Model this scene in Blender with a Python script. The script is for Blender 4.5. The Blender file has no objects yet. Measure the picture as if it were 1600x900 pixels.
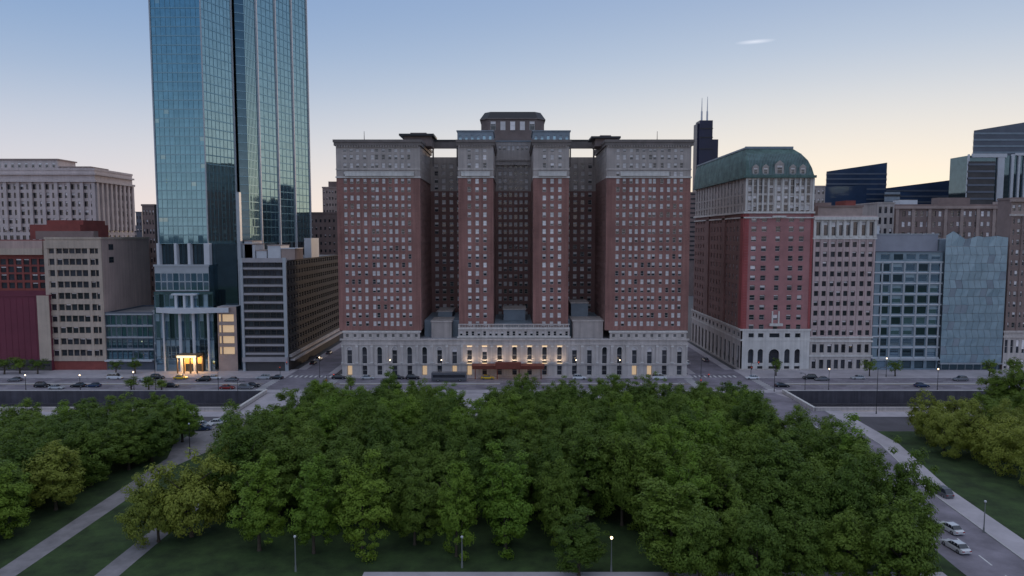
import bpy, math, random
from mathutils import Vector, Matrix
R = math.radians
rng = random.Random(11)
S = bpy.context.scene
C = S.collection

# ------------------------------------------------------------------ camera
CAM_Z = 50.0
F = 1067.0
PITCH = math.atan(83.0 / F)
cam_d = bpy.data.cameras.new('camera'); cam = bpy.data.objects.new('camera', cam_d); C.objects.link(cam)
cam.location = (0, 0, CAM_Z); cam.rotation_euler = (R(90) - PITCH, 0, 0)
cam_d.sensor_width = 36.0; cam_d.lens = 36.0 * F / 1600.0
cam_d.clip_start = 1.0; cam_d.clip_end = 40000
S.camera = cam

# ------------------------------------------------------------------ world
SUN_EL, SUN_AZ = 3.0, 27.0          # degrees; azimuth clockwise from +Y (the view direction)
W = bpy.data.worlds.new('World'); S.world = W; W.use_nodes = True
nt = W.node_tree
bg = nt.nodes['Background']
sky = nt.nodes.new('ShaderNodeTexSky'); sky.sky_type = 'NISHITA'; sky.sun_disc = False
sky.sun_elevation = R(SUN_EL); sky.sun_rotation = R(SUN_AZ); sky.altitude = 200
sky.air_density = 1.0; sky.dust_density = 0.6; sky.ozone_density = 2.0
SKY_GAIN = 1.0
SKY_H, SKY_1, SKY_2 = (0.52, 0.43, 0.43), (0.42, 0.415, 0.445), (0.205, 0.28, 0.395)
SKY_3, SKY_4, SKY_5 = (0.085, 0.168, 0.335), (0.27, 0.315, 0.42), (0.34, 0.365, 0.42)
GLOW_LOW, GLOW_HIGH = (0.70, 0.575, 0.40), (0.49, 0.50, 0.49)
gam = nt.nodes.new('ShaderNodeGamma'); gam.inputs['Gamma'].default_value = 0.5
nt.links.new(sky.outputs[0], gam.inputs[0])
# high thin dusk air: blue overhead, lilac at the horizon all round, cream toward the set sun
def wn(t, **k):
    n = nt.nodes.new(t)
    for a, b in k.items(): setattr(n, a, b)
    return n
def wmath(op, a, b=None, c=None, clamp=False):
    n = wn('ShaderNodeMath', operation=op, use_clamp=clamp)
    for i, q in enumerate((a, b, c)):
        if q is None: continue
        if isinstance(q, (int, float)): n.inputs[i].default_value = q
        else: nt.links.new(q, n.inputs[i])
    return n.outputs[0]
wtc = wn('ShaderNodeTexCoord'); wnorm = wn('ShaderNodeVectorMath', operation='NORMALIZE'); nt.links.new(wtc.outputs['Generated'], wnorm.inputs[0])
wsep = wn('ShaderNodeSeparateXYZ'); nt.links.new(wnorm.outputs[0], wsep.inputs[0])
wz = wmath('MAXIMUM', wsep.outputs['Z'], 0.0)
ramp = wn('ShaderNodeValToRGB'); ramp.color_ramp.interpolation = 'B_SPLINE'
els = ramp.color_ramp.elements
stops = [(0.0, SKY_H), (0.09, SKY_1), (0.2, SKY_2), (0.34, SKY_3), (0.6, SKY_4), (1.0, SKY_5)]
while len(els) < len(stops): els.new(0.5)
for e, (p, c) in zip(els, stops): e.position = p; e.color = (*c, 1)
nt.links.new(wz, ramp.inputs[0])
wdot = wn('ShaderNodeVectorMath', operation='DOT_PRODUCT'); wdot.inputs[1].default_value = (math.sin(R(SUN_AZ)), math.cos(R(SUN_AZ)), 0)
nt.links.new(wnorm.outputs[0], wdot.inputs[0])
side = wmath('POWER', wmath('MAXIMUM', wdot.outputs['Value'], 0.0), 3.2)
low = wmath('POWER', wmath('SUBTRACT', 1.0, wmath('DIVIDE', wz, 0.46), clamp=True), 1.25)
warm_f = wmath('MULTIPLY', wmath('MULTIPLY', side, low), 0.96, clamp=True)
ramp2 = wn('ShaderNodeValToRGB'); e2 = ramp2.color_ramp.elements
e2[0].position = 0.02; e2[0].color = (*GLOW_LOW, 1); e2[1].position = 0.24; e2[1].color = (*GLOW_HIGH, 1)
nt.links.new(wz, ramp2.inputs[0])
wmix = wn('ShaderNodeMix', data_type='RGBA'); nt.links.new(warm_f, wmix.inputs[0]); nt.links.new(ramp.outputs[0], wmix.inputs[6]); nt.links.new(ramp2.outputs[0], wmix.inputs[7])
# the gradient is scaled so that it sits in the same range as the physical sky
wsc = wn('ShaderNodeVectorMath', operation='SCALE'); wsc.inputs['Scale'].default_value = SKY_GAIN/0.15; nt.links.new(wmix.outputs[2], wsc.inputs[0])
wm2 = wn('ShaderNodeMix', data_type='RGBA'); wm2.inputs[0].default_value = 0.94
nt.links.new(gam.outputs[0], wm2.inputs[6]); nt.links.new(wsc.outputs[0], wm2.inputs[7])
# one faint wisp of cirrus high on the right
wv = wn('ShaderNodeVectorMath', operation='SUBTRACT'); wv.inputs[1].default_value = (0.3177, 0.9143, 0.2516); nt.links.new(wnorm.outputs[0], wv.inputs[0])
wv2 = wn('ShaderNodeVectorMath', operation='MULTIPLY'); wv2.inputs[1].default_value = (40.0, 0.0, 330.0); nt.links.new(wv.outputs[0], wv2.inputs[0])
wl = wn('ShaderNodeVectorMath', operation='LENGTH'); nt.links.new(wv2.outputs[0], wl.inputs[0])
wisp = wmath('MULTIPLY', wmath('SUBTRACT', 1.0, wl.outputs['Value'], clamp=True), 0.25)
wm3 = wn('ShaderNodeMix', data_type='RGBA'); nt.links.new(wisp, wm3.inputs[0]); nt.links.new(wm2.outputs[2], wm3.inputs[6]); wm3.inputs[7].default_value = (6.2, 6.0, 6.2, 1)
nt.links.new(wm3.outputs[2], bg.inputs[0])
bg.inputs[1].default_value = 0.15
sun_d = bpy.data.lights.new('sun', 'SUN'); sun = bpy.data.objects.new('sun', sun_d); C.objects.link(sun)
sun_d.energy = 0.25; sun_d.angle = R(3); sun_d.color = (1.0, 0.72, 0.5)
sdir = Vector((math.sin(R(SUN_AZ)) * math.cos(R(SUN_EL)), math.cos(R(SUN_AZ)) * math.cos(R(SUN_EL)), math.sin(R(SUN_EL))))
sun.rotation_euler = sdir.to_track_quat('Z', 'Y').to_euler()
S.view_settings.view_transform = 'Standard'; S.view_settings.look = 'None'
S.view_settings.exposure = 0.8; S.view_settings.gamma = 1.0
S.view_settings.use_curve_mapping = False
S.cycles.max_bounces = 6; S.cycles.diffuse_bounces = 3; S.cycles.glossy_bounces = 3; S.cycles.transparent_max_bounces = 4

# ------------------------------------------------------------------ surveying helpers (photo pixel + distance -> metres)
cp, sp_ = math.cos(PITCH), math.sin(PITCH)
def at(u, v, Y):
    dy = F * cp + (450 - v) * sp_
    dz = -F * sp_ + (450 - v) * cp
    t = Y / dy
    return Vector(((u - 800) * t, Y, CAM_Z + dz * t))
def ax(u, Y, v=450): return at(u, v, Y).x
def az(v, Y): return at(800, v, Y).z
def gnd(u, v, z=0.0):
    dy = F * cp + (450 - v) * sp_
    dz = -F * sp_ + (450 - v) * cp
    t = (z - CAM_Z) / dz
    return Vector(((u - 800) * t, dy * t, z))

# ------------------------------------------------------------------ materials
MATS = {}
def mat(name, col, rough=0.8, var=0.12, scale=0.15, metal=0.0, bump=0.0, bscale=2.0, spec=0.5, streak=0.0, emit=None, estr=0.0, obj_rand=0.0):
    if name in MATS: return MATS[name]
    m = bpy.data.materials.new(name); m.use_nodes = True
    t = m.node_tree; b = t.nodes['Principled BSDF']
    b.inputs['Roughness'].default_value = rough; b.inputs['Metallic'].default_value = metal
    b.inputs['Specular IOR Level'].default_value = spec
    tc = t.nodes.new('ShaderNodeTexCoord')
    n = t.nodes.new('ShaderNodeTexNoise'); n.inputs['Scale'].default_value = scale; n.inputs['Detail'].default_value = 6
    n.inputs['Roughness'].default_value = 0.65
    t.links.new(tc.outputs['Object'], n.inputs['Vector'])
    mr = t.nodes.new('ShaderNodeMapRange'); mr.inputs['From Min'].default_value = 0.3; mr.inputs['From Max'].default_value = 0.7
    mr.inputs['To Min'].default_value = 1 - var; mr.inputs['To Max'].default_value = 1 + var
    t.links.new(n.outputs[0], mr.inputs[0])
    last = mr.outputs[0]
    if streak:
        mp = t.nodes.new('ShaderNodeMapping'); mp.inputs['Scale'].default_value = (1.2, 1.2, 0.05)
        t.links.new(tc.outputs['Object'], mp.inputs[0])
        n2 = t.nodes.new('ShaderNodeTexNoise'); n2.inputs['Scale'].default_value = 1.0; n2.inputs['Detail'].default_value = 4
        t.links.new(mp.outputs[0], n2.inputs['Vector'])
        mr2 = t.nodes.new('ShaderNodeMapRange'); mr2.inputs['From Min'].default_value = 0.35; mr2.inputs['From Max'].default_value = 0.7
        mr2.inputs['To Min'].default_value = 1.0; mr2.inputs['To Max'].default_value = 1 - streak
        t.links.new(n2.outputs[0], mr2.inputs[0])
        mu = t.nodes.new('ShaderNodeMath'); mu.operation = 'MULTIPLY'
        t.links.new(last, mu.inputs[0]); t.links.new(mr2.outputs[0], mu.inputs[1]); last = mu.outputs[0]
    if obj_rand:
        oi = t.nodes.new('ShaderNodeObjectInfo')
        mr3 = t.nodes.new('ShaderNodeMapRange'); mr3.inputs['To Min'].default_value = 1 - obj_rand; mr3.inputs['To Max'].default_value = 1 + obj_rand
        t.links.new(oi.outputs['Random'], mr3.inputs[0])
        mu = t.nodes.new('ShaderNodeMath'); mu.operation = 'MULTIPLY'
        t.links.new(last, mu.inputs[0]); t.links.new(mr3.outputs[0], mu.inputs[1]); last = mu.outputs[0]
    vm = t.nodes.new('ShaderNodeVectorMath'); vm.operation = 'SCALE'; vm.inputs[0].default_value = col[:3]
    t.links.new(last, vm.inputs['Scale'])
    t.links.new(vm.outputs[0], b.inputs['Base Color'])
    if bump:
        n3 = t.nodes.new('ShaderNodeTexNoise'); n3.inputs['Scale'].default_value = bscale; n3.inputs['Detail'].default_value = 4
        t.links.new(tc.outputs['Object'], n3.inputs['Vector'])
        bp = t.nodes.new('ShaderNodeBump'); bp.inputs['Strength'].default_value = bump; bp.inputs['Distance'].default_value = 0.1
        t.links.new(n3.outputs[0], bp.inputs['Height']); t.links.new(bp.outputs[0], b.inputs['Normal'])
    if emit:
        b.inputs['Emission Color'].default_value = (*emit, 1); b.inputs['Emission Strength'].default_value = estr
    MATS[name] = m
    return m

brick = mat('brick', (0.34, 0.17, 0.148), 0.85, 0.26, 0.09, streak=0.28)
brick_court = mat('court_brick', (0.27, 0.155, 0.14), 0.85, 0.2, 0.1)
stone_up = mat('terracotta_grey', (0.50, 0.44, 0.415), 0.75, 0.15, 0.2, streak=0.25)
stone = mat('limestone', (0.63, 0.57, 0.54), 0.75, 0.14, 0.2, streak=0.25)
stone_w = mat('white_stone', (0.74, 0.71, 0.68), 0.7, 0.12, 0.25, streak=0.2)
corn = mat('weathered_copper_brown', (0.20, 0.17, 0.16), 0.7, 0.2, 0.4)
slate = mat('blue_grey_metal', (0.24, 0.29, 0.34), 0.6, 0.15, 0.3)
pent = mat('dark_brown_brick', (0.20, 0.155, 0.145), 0.85, 0.2, 0.3)
roofm = mat('roof_gravel', (0.24, 0.23, 0.24), 0.95, 0.25, 0.2)
roofl = mat('pale_roofing', (0.42, 0.42, 0.46), 0.9, 0.2, 0.2)
darkm = mat('dark_metal', (0.03, 0.03, 0.035), 0.5, 0.1)
frame_w = mat('white_window_frame', (0.55, 0.53, 0.52), 0.5, 0.05, obj_rand=0.15)
blind = mat('window_blind', (0.88, 0.83, 0.83), 0.6, 0.1, 0.8, obj_rand=0.25)
glass = mat('window_glass', (0.035, 0.04, 0.05), 0.08, 0.3, 0.6, spec=0.9, obj_rand=0.4)
glass_m = mat('mirror_window_glass', (0.22, 0.26, 0.3), 0.06, 0.2, 0.3, metal=0.7, obj_rand=0.25)
lit = mat('lit_window', (0.5, 0.4, 0.3), 0.5, 0.1, 1.0, emit=(1.0, 0.68, 0.36), estr=0.22)
cop = mat('green_copper', (0.105, 0.18, 0.165), 0.7, 0.45, 0.25, streak=0.35)
red = mat('deep_red_brick', (0.40, 0.10, 0.10), 0.85, 0.2, 0.12, streak=0.2)
redgrey = mat('grey_red_brick', (0.42, 0.20, 0.20), 0.85, 0.2, 0.15)
beige = mat('beige_concrete', (0.56, 0.455, 0.375), 0.85, 0.12, 0.15, streak=0.2)
pinkw = mat('pinkish_render', (0.56, 0.41, 0.37), 0.9, 0.14, 0.1, streak=0.2)
maroon = mat('maroon_panel', (0.17, 0.035, 0.06), 0.7, 0.15, 0.1)
rust = mat('rust_red_roof', (0.27, 0.07, 0.06), 0.8, 0.2, 0.3)
classic = mat('pale_terracotta', (0.70, 0.60, 0.58), 0.8, 0.12, 0.2, streak=0.15)
pinkst = mat('pink_stone', (0.60, 0.46, 0.45), 0.8, 0.14, 0.2, streak=0.2)
brownst = mat('brown_stone', (0.26, 0.19, 0.175), 0.85, 0.2, 0.2)
tanst = mat('tan_stone', (0.40, 0.31, 0.28), 0.85, 0.2, 0.2)
concw = mat('white_painted_metal', (0.62, 0.64, 0.68), 0.5, 0.08, 0.3)
blkslab = mat('charcoal_panel', (0.075, 0.07, 0.072), 0.6, 0.2, 0.2)
bandm = mat('grey_spandrel', (0.38, 0.36, 0.38), 0.6, 0.1, 0.3)
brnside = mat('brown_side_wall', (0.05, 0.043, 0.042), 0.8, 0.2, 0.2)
navy = mat('navy_curtain_wall', (0.03, 0.055, 0.11), 0.25, 0.4, 0.05)
navy2 = mat('slate_curtain_wall', (0.12, 0.14, 0.18), 0.4, 0.25, 0.06)
willis = mat('black_bronze_tower', (0.012, 0.016, 0.05), 0.4, 0.2, 0.02)
awn = mat('red_brown_canopy', (0.22, 0.055, 0.035), 0.7, 0.2, 0.5)
warm = mat('warm_lamp', (0.8, 0.6, 0.35), 0.5, 0.05, emit=(1.0, 0.62, 0.25), estr=4.0)
warm_up = mat('facade_lamp_glass', (0.8, 0.6, 0.35), 0.5, 0.05, emit=(1.0, 0.72, 0.42), estr=.5)
warm_soft = mat('warm_lit_panel', (0.5, 0.42, 0.33), 0.6, 0.3, 0.6, emit=(1.0, 0.72, 0.45), estr=0.33)
gold = mat('glowing_gold_lobby_wall', (0.6, 0.34, 0.10), 0.6, 0.3, 0.6, emit=(1.0, 0.6, 0.25), estr=0.08)  # wall gives off a faint glow itself, entrance lamplight put into the material
lampg = mat('lamp_globe', (0.8, 0.7, 0.5), 0.5, 0.05, emit=(1.0, 0.75, 0.45), estr=3.0)
asph = mat('asphalt', (0.23, 0.205, 0.24), 0.9, 0.34, 0.16, bump=0.2)
asph_d = mat('dark_asphalt', (0.10, 0.092, 0.105), 0.9, 0.22, 0.15)
pave = mat('concrete_paving', (0.46, 0.42, 0.45), 0.9, 0.16, 0.2)
kerb = mat('kerb_stone', (0.5,0.48,0.48), 0.85, 0.12, 0.5)
paint = mat('road_paint', (0.7, 0.69, 0.68), 0.7, 0.15, 1.0)
ypaint = mat('yellow_road_paint', (0.6, 0.42, 0.08), 0.7, 0.15, 1.0)
ballast = mat('track_ballast', (0.075,0.068,0.08), 0.95, 0.3, 0.8)
steel = mat('rail_steel', (0.22, 0.2, 0.22), 0.4, 0.2, 1.0, metal=0.6)
wallc = mat('retaining_wall_concrete', (0.11, 0.10, 0.12), 0.9, 0.3, 0.15, streak=0.3)
pathm = mat('park_path_concrete', (0.25, 0.23, 0.24), 0.9, 0.25, 0.35)
grass = mat('grass', (0.034, 0.062, 0.016), 0.95, 0.6, 0.22, bump=0.4, bscale=6)
soil = mat('city_ground', (0.10, 0.095, 0.10), 0.95, 0.2, 0.02)
bark = mat('bark', (0.07, 0.055, 0.04), 0.9, 0.2, 2.0)
polew = mat('pale_grey_pole', (0.2, 0.21, 0.21), 0.5, 0.1)

def foliage(name, col, col2):
    m = bpy.data.materials.new(name); m.use_nodes = True
    t = m.node_tree; b = t.nodes['Principled BSDF']
    out = t.nodes['Material Output']
    b.inputs['Roughness'].default_value = 0.55; b.inputs['Specular IOR Level'].default_value = 0.25
    oi = t.nodes.new('ShaderNodeObjectInfo'); tc = t.nodes.new('ShaderNodeTexCoord')
    n = t.nodes.new('ShaderNodeTexNoise'); n.inputs['Scale'].default_value = 0.9; n.inputs['Detail'].default_value = 3
    t.links.new(tc.outputs['Object'], n.inputs['Vector'])
    ad = t.nodes.new('ShaderNodeMath'); ad.operation = 'MULTIPLY_ADD'; ad.inputs[1].default_value = 0.75
    sb = t.nodes.new('ShaderNodeMath'); sb.operation = 'SUBTRACT'; sb.inputs[1].default_value = 0.42
    t.links.new(n.outputs[0], sb.inputs[0])
    t.links.new(oi.outputs['Random'], ad.inputs[0]); t.links.new(sb.outputs[0], ad.inputs[2])
    mx = t.nodes.new('ShaderNodeMix'); mx.data_type = 'RGBA'
    mx.inputs[6].default_value = (*col, 1); mx.inputs[7].default_value = (*col2, 1)
    t.links.new(ad.outputs[0], mx.inputs[0])
    # leaf to leaf variation
    g = t.nodes.new('ShaderNodeTexNoise'); g.inputs['Scale'].default_value = 7.0; g.inputs['Detail'].default_value = 1
    t.links.new(tc.outputs['Object'], g.inputs['Vector'])
    mr = t.nodes.new('ShaderNodeMapRange'); mr.inputs['From Min'].default_value = 0.3; mr.inputs['From Max'].default_value = 0.7
    mr.inputs['To Min'].default_value = 0.75; mr.inputs['To Max'].default_value = 1.3
    t.links.new(g.outputs[0], mr.inputs[0])
    vm = t.nodes.new('ShaderNodeVectorMath'); vm.operation = 'SCALE'
    t.links.new(mx.outputs[2], vm.inputs[0]); t.links.new(mr.outputs[0], vm.inputs['Scale'])
    t.links.new(vm.outputs[0], b.inputs['Base Color'])
    tr = t.nodes.new('ShaderNodeBsdfTranslucent'); t.links.new(vm.outputs[0], tr.inputs[0])
    ms = t.nodes.new('ShaderNodeMixShader'); ms.inputs[0].default_value = 0.25
    t.links.new(b.outputs[0], ms.inputs[1]); t.links.new(tr.outputs[0], ms.inputs[2]); t.links.new(ms.outputs[0], out.inputs[0])
    MATS[name] = m
    return m
fol_dark = foliage('dark_green_leaves', (0.085, 0.145, 0.02), (0.175, 0.25, 0.035))
fol_bright = foliage('bright_green_leaves', (0.13, 0.23, 0.024), (0.22, 0.31, 0.038))
fol_yellow = foliage('olive_yellow_leaves', (0.20, 0.24, 0.038), (0.31, 0.34, 0.055))

def glasswall(name, col, rough=0.04, metal=0.85, var=0.15):
    m = mat(name, col, rough, var, 0.4, metal=metal, obj_rand=0.07)
    return m
tower_glass = glasswall('tower_blue_glass', (0.16, 0.31, 0.38))
tower_glass_g = glasswall('tower_green_glass', (0.27, 0.40, 0.42))
tower_glass_d = glasswall('tower_dark_glass', (0.10, 0.16, 0.19))
pod_glass = glasswall('podium_blue_glass', (0.28, 0.42, 0.52))
lake_glass = glasswall('pale_blue_glass', (0.30, 0.42, 0.50), 0.3, 0.35)
tmull = mat('tower_mullion', (0.20, 0.34, 0.40), 0.25, 0.08, 0.5, metal=0.75)
mull = mat('aluminium_mullion', (0.42, 0.46, 0.5), 0.45, 0.08, 0.5, metal=0.3)

# ------------------------------------------------------------------ object helpers
def tag(o, label=None, cat=None, group=None, kind=None):
    if label: o['label'] = label
    if cat: o['category'] = cat
    if group: o['group'] = group
    if kind: o['kind'] = kind
    return o
def empty(name, loc, label=None, cat=None, group=None):
    o = bpy.data.objects.new(name, None); C.objects.link(o); o.location = loc; o.empty_display_size = 1
    return tag(o, label, cat, group)
class MB:
    """collects faces with materials; build() links ONE mesh object"""
    def __init__(self): self.v = []; self.f = []; self.m = []; self.mats = []
    def mi(self, m):
        if m not in self.mats: self.mats.append(m)
        return self.mats.index(m)
    def quad(self, a, b, c, d, m):
        i = len(self.v); self.v += [tuple(a), tuple(b), tuple(c), tuple(d)]; self.f.append((i, i+1, i+2, i+3)); self.m.append(self.mi(m))
    def poly(self, pts, m):
        i = len(self.v); self.v += [tuple(p) for p in pts]; self.f.append(tuple(range(i, i+len(pts)))); self.m.append(self.mi(m))
    def box(self, x0, x1, y0, y1, z0, z1, m, bottom=True):
        i = len(self.v)
        self.v += [(x0,y0,z0),(x1,y0,z0),(x1,y1,z0),(x0,y1,z0),(x0,y0,z1),(x1,y0,z1),(x1,y1,z1),(x0,y1,z1)]
        fs = [(0,1,5,4),(1,2,6,5),(2,3,7,6),(3,0,4,7),(4,5,6,7)] + ([(3,2,1,0)] if bottom else [])
        for f in fs: self.f.append(tuple(i+k for k in f)); self.m.append(self.mi(m))
    def prism(self, pts, z0, z1, m, top=None, cap=True):
        n = len(pts)
        for k in range(n):
            a, b = pts[k], pts[(k+1) % n]
            self.quad((a[0],a[1],z0),(b[0],b[1],z0),(b[0],b[1],z1),(a[0],a[1],z1), m)
        if cap: self.poly([(p[0],p[1],z1) for p in pts], top or m)
    def frustum(self, pts0, z0, pts1, z1, m, cap=True):
        n = len(pts0)
        for k in range(n):
            a, b, c, d = pts0[k], pts0[(k+1)%n], pts1[(k+1)%n], pts1[k]
            self.quad((a[0],a[1],z0),(b[0],b[1],z0),(c[0],c[1],z1),(d[0],d[1],z1), m)
        if cap: self.poly([(p[0],p[1],z1) for p in pts1], m)
    def tube(self, p, q, r0, r1, m, n=8, cap=True):
        p = Vector(p); q = Vector(q); d = (q-p).normalized()
        a = d.orthogonal().normalized(); b = d.cross(a)
        i = len(self.v)
        for k in range(n):
            an = 2*math.pi*k/n; self.v.append(tuple(p+(a*math.cos(an)+b*math.sin(an))*r0))
        for k in range(n):
            an = 2*math.pi*k/n; self.v.append(tuple(q+(a*math.cos(an)+b*math.sin(an))*r1))
        mi = self.mi(m)
        for k in range(n): self.f.append((i+k, i+(k+1)%n, i+n+(k+1)%n, i+n+k)); self.m.append(mi)
        if cap:
            self.f.append(tuple(i+n+k for k in range(n))); self.m.append(mi)
    def ball(self, c, r, m, n=8, h=5):
        i = len(self.v); mi = self.mi(m)
        for a in range(h+1):
            th = math.pi*a/h
            for k in range(n):
                ph = 2*math.pi*k/n
                self.v.append((c[0]+r*math.sin(th)*math.cos(ph), c[1]+r*math.sin(th)*math.sin(ph), c[2]+r*math.cos(th)))
        for a in range(h):
            for k in range(n):
                self.f.append((i+a*n+k, i+(a+1)*n+k, i+(a+1)*n+(k+1)%n, i+a*n+(k+1)%n)); self.m.append(mi)
    def mesh(self, name, off=(0,0,0)):
        me = bpy.data.meshes.new(name)
        ox, oy, oz = off
        me.from_pydata([(x-ox, y-oy, z-oz) for x, y, z in self.v], [], self.f)
        for m in self.mats: me.materials.append(m)
        me.polygons.foreach_set('material_index', self.m); me.update()
        return me
    def build(self, name, parent=None, world=True):
        """verts are in world metres; a child's mesh is stored relative to its parent's base"""
        off = (0,0,0)
        if parent is not None and world:
            p = parent; o = Vector((0,0,0))
            while p is not None: o += Vector(p.location); p = p.parent
            off = tuple(o)
        ob = bpy.data.objects.new(name, self.mesh(name, off)); C.objects.link(ob)
        if parent is not None: ob.parent = parent
        return ob

# ---- windows -----------------------------------------------------------------
# local frame of a window: x along the wall, z up, y = 0 at the pane, -y towards the viewer
STYLE = {}
WCACHE = {}
def window_mb(w, h, kind):
    """frame ring, meeting rail, pane (upper part may show a blind)"""
    mb = MB()
    fr, gl, bl = {'hotel': (frame_w, glass, blind), 'plain': (darkm, glass, blind), 'stone': (stone_w, glass, blind),
                  'blue': (mull, pod_glass, lake_glass), 'mirror': (mull, glass_m, glass_m), 'warm': (darkm, lit, lit),
                  'curtain': (tmull, tower_glass, tower_glass_g), 'curtaing': (tmull, tower_glass_g, tower_glass_g),
                  'curtaind': (blkslab, tower_glass_d, tower_glass_d)}[kind[0]]
    t = 0.06 if kind[0].startswith('curtain') else min(0.09, w*0.08); sh = kind[1]
    x0, x1 = -w/2, w/2
    def bar(a, b, c, d, m): mb.box(a, b, -0.06, 0.0, c, d, m, True)
    tv = .03 if kind[0].startswith('curtain') and w < 5 else t
    bar(x0, x1, -h/2, -h/2+t, fr); bar(x0, x1, h/2-t, h/2, fr)
    bar(x0, x0+tv, -h/2+t, h/2-t, fr); bar(x1-tv, x1, -h/2+t, h/2-t, fr)
    zi0, zi1 = -h/2+t, h/2-t
    zs = zi1 - (zi1-zi0)*sh
    if kind[0] in ('hotel', 'stone', 'plain'):
        bar(x0+t, x1-t, -t/2, t/2, fr)
    if sh > 0.02: mb.quad((x0+t,0,zs),(x1-t,0,zs),(x1-t,0,zi1),(x0+t,0,zi1), bl)
    if sh < 0.98: mb.quad((x0+t,0,zi0),(x1-t,0,zi0),(x1-t,0,zs),(x0+t,0,zs), gl)
    return mb
class Building:
    def __init__(self, name, loc, label, cat='building', group=None):
        self.root = empty(name, loc, label, cat, group); self.win = []; self.loc = Vector(loc)
        self.r = random.Random(sum(ord(c) for c in label)); self.wname = 'window'
    def part(self, mb, name): return mb.build(name, self.root)
    def box(self, name, x0, x1, y0, y1, z0, z1, m):
        mb = MB(); mb.box(x0, x1, y0, y1, z0, z1, m); return self.part(mb, name)
    def facade(self, p0, p1, z0, z1, cols, rows, wall, bands=None, depth=0.35, kinds=(('plain', 0.0),), name='wall', skip=None, mb=None, tilt=0.0):
        """p0 -> p1 run left to right seen from outside; cols/rows are the openings"""
        own = mb is None
        if own: mb = MB()
        p0 = Vector(p0[:2]); p1 = Vector(p1[:2]); L = (p1-p0).length; u = (p1-p0)/L; n = Vector((u.y, -u.x))
        ang = math.atan2(u.y, u.x)
        bands = bands or [(1e9, wall)]
        xs = sorted({0.0, L} | {round(c, 3) for ab in cols for c in ab if 0 < c < L})
        zs = sorted({z0, z1} | {round(c, 3) for ab in rows for c in ab if z0 < c < z1} | {b[0] for b in bands if z0 < b[0] < z1})
        def P(a, z, d=0.0): q = p0 + u*a - n*d; return (q.x, q.y, z)
        for j in range(len(zs)-1):
            c0, c1 = zs[j], zs[j+1]; zc = (c0+c1)/2
            m = next(b[1] for b in bands if zc < b[0])
            inrow = next((k for k, (a, b) in enumerate(rows) if a < zc < b), None)
            run = None
            for i in range(len(xs)-1):
                a0, a1 = xs[i], xs[i+1]; xc = (a0+a1)/2
                incol = next((k for k, (a, b) in enumerate(cols) if a < xc < b), None) if inrow is not None else None
                op = incol is not None and not (skip and skip(incol, inrow))
                if op:
                    if run is not None: mb.quad(P(run,c0),P(a0,c0),P(a0,c1),P(run,c1), m); run = None
                    mb.quad(P(a0,c0),P(a0,c0,depth),P(a0,c1,depth),P(a0,c1), m); mb.quad(P(a1,c0,depth),P(a1,c0),P(a1,c1),P(a1,c1,depth), m)
                    mb.quad(P(a0,c0),P(a1,c0),P(a1,c0,depth),P(a0,c0,depth), m); mb.quad(P(a0,c1,depth),P(a1,c1,depth),P(a1,c1),P(a0,c1), m)
                    q = p0 + u*xc - n*depth
                    k = self.r.choice(kinds) if not callable(kinds) else kinds(incol, inrow, self.r)
                    self.win.append((q.x, q.y, zc, round(a1-a0, 2), round(c1-c0, 2), ang, k, tilt))
                else:
                    if run is None: run = a0
            if run is not None: mb.quad(P(run,c0),P(L,c0),P(L,c1),P(run,c1), m)
        if own: return self.part(mb, name)
        return mb
    def finish(self, limit=300, minpx=3.0):
        cam_p = Vector((0, 0, CAM_Z))
        def size(w):
            d = (Vector(w[:3])-cam_p); 
            vis = abs(math.cos(w[5])*d.y - math.sin(w[5])*d.x)/d.length
            return math.sqrt(max(w[3]*vis, 0.01)*w[4])*F/d.length
        self.win.sort(key=lambda w: -size(w))
        rest = MB(); nrest = 0
        for i, (x, y, z, w, h, ang, k, tilt) in enumerate(self.win):
            key = (w, h, k)
            rt, rp = self.r.uniform(-tilt, tilt), self.r.uniform(-tilt, tilt)
            if i < limit and size(self.win[i]) > minpx:
                if (self.wname, key) not in WCACHE: WCACHE[(self.wname, key)] = window_mb(*key).mesh(self.wname)
                o = bpy.data.objects.new(self.wname, WCACHE[(self.wname, key)]); C.objects.link(o); o.parent = self.root
                o.location = Vector((x, y, z)) - self.loc; o.rotation_euler = (rt, 0, ang+rp)
            else:
                src = window_mb(*key); M = Matrix.Translation((x, y, z)) @ Matrix.Rotation(ang+rp, 4, 'Z') @ Matrix.Rotation(rt, 4, 'X')
                base = len(rest.v); rest.v += [tuple(M @ Vector(q)) for q in src.v]
                for f, m in zip(src.f, src.m): rest.f.append(tuple(base+q for q in f)); rest.m.append(rest.mi(src.mats[m]))
                nrest += 1
        if nrest: tag(self.part(rest, self.wname + '_rows'), kind='stuff')
def even(n, L, w, m=0.0):
    """n openings of width w centred in equal bays"""
    bay = (L-2*m)/n
    return [(m+bay*(i+.5)-w/2, m+bay*(i+.5)+w/2) for i in range(n)]
def rows_of(zs, h): return [(z-h/2, z+h/2) for z in zs]
def parapet(B, x0, x1, y0, y1, z, m, h=1.0, t=0.4, over=0.25, coping=None):
    mb = MB(); c = coping or m
    a, b, d, e = x0-over, x1+over, y0-over, y1+over
    mb.box(a, b, d, d+t+over, z, z+h, m); mb.box(a, b, e-t-over, e, z, z+h, m)
    mb.box(a, a+t+over, d+t+over, e-t-over, z, z+h, m); mb.box(b-t-over, b, d+t+over, e-t-over, z, z+h, m)
    return B.part(mb, 'parapet')
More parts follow.
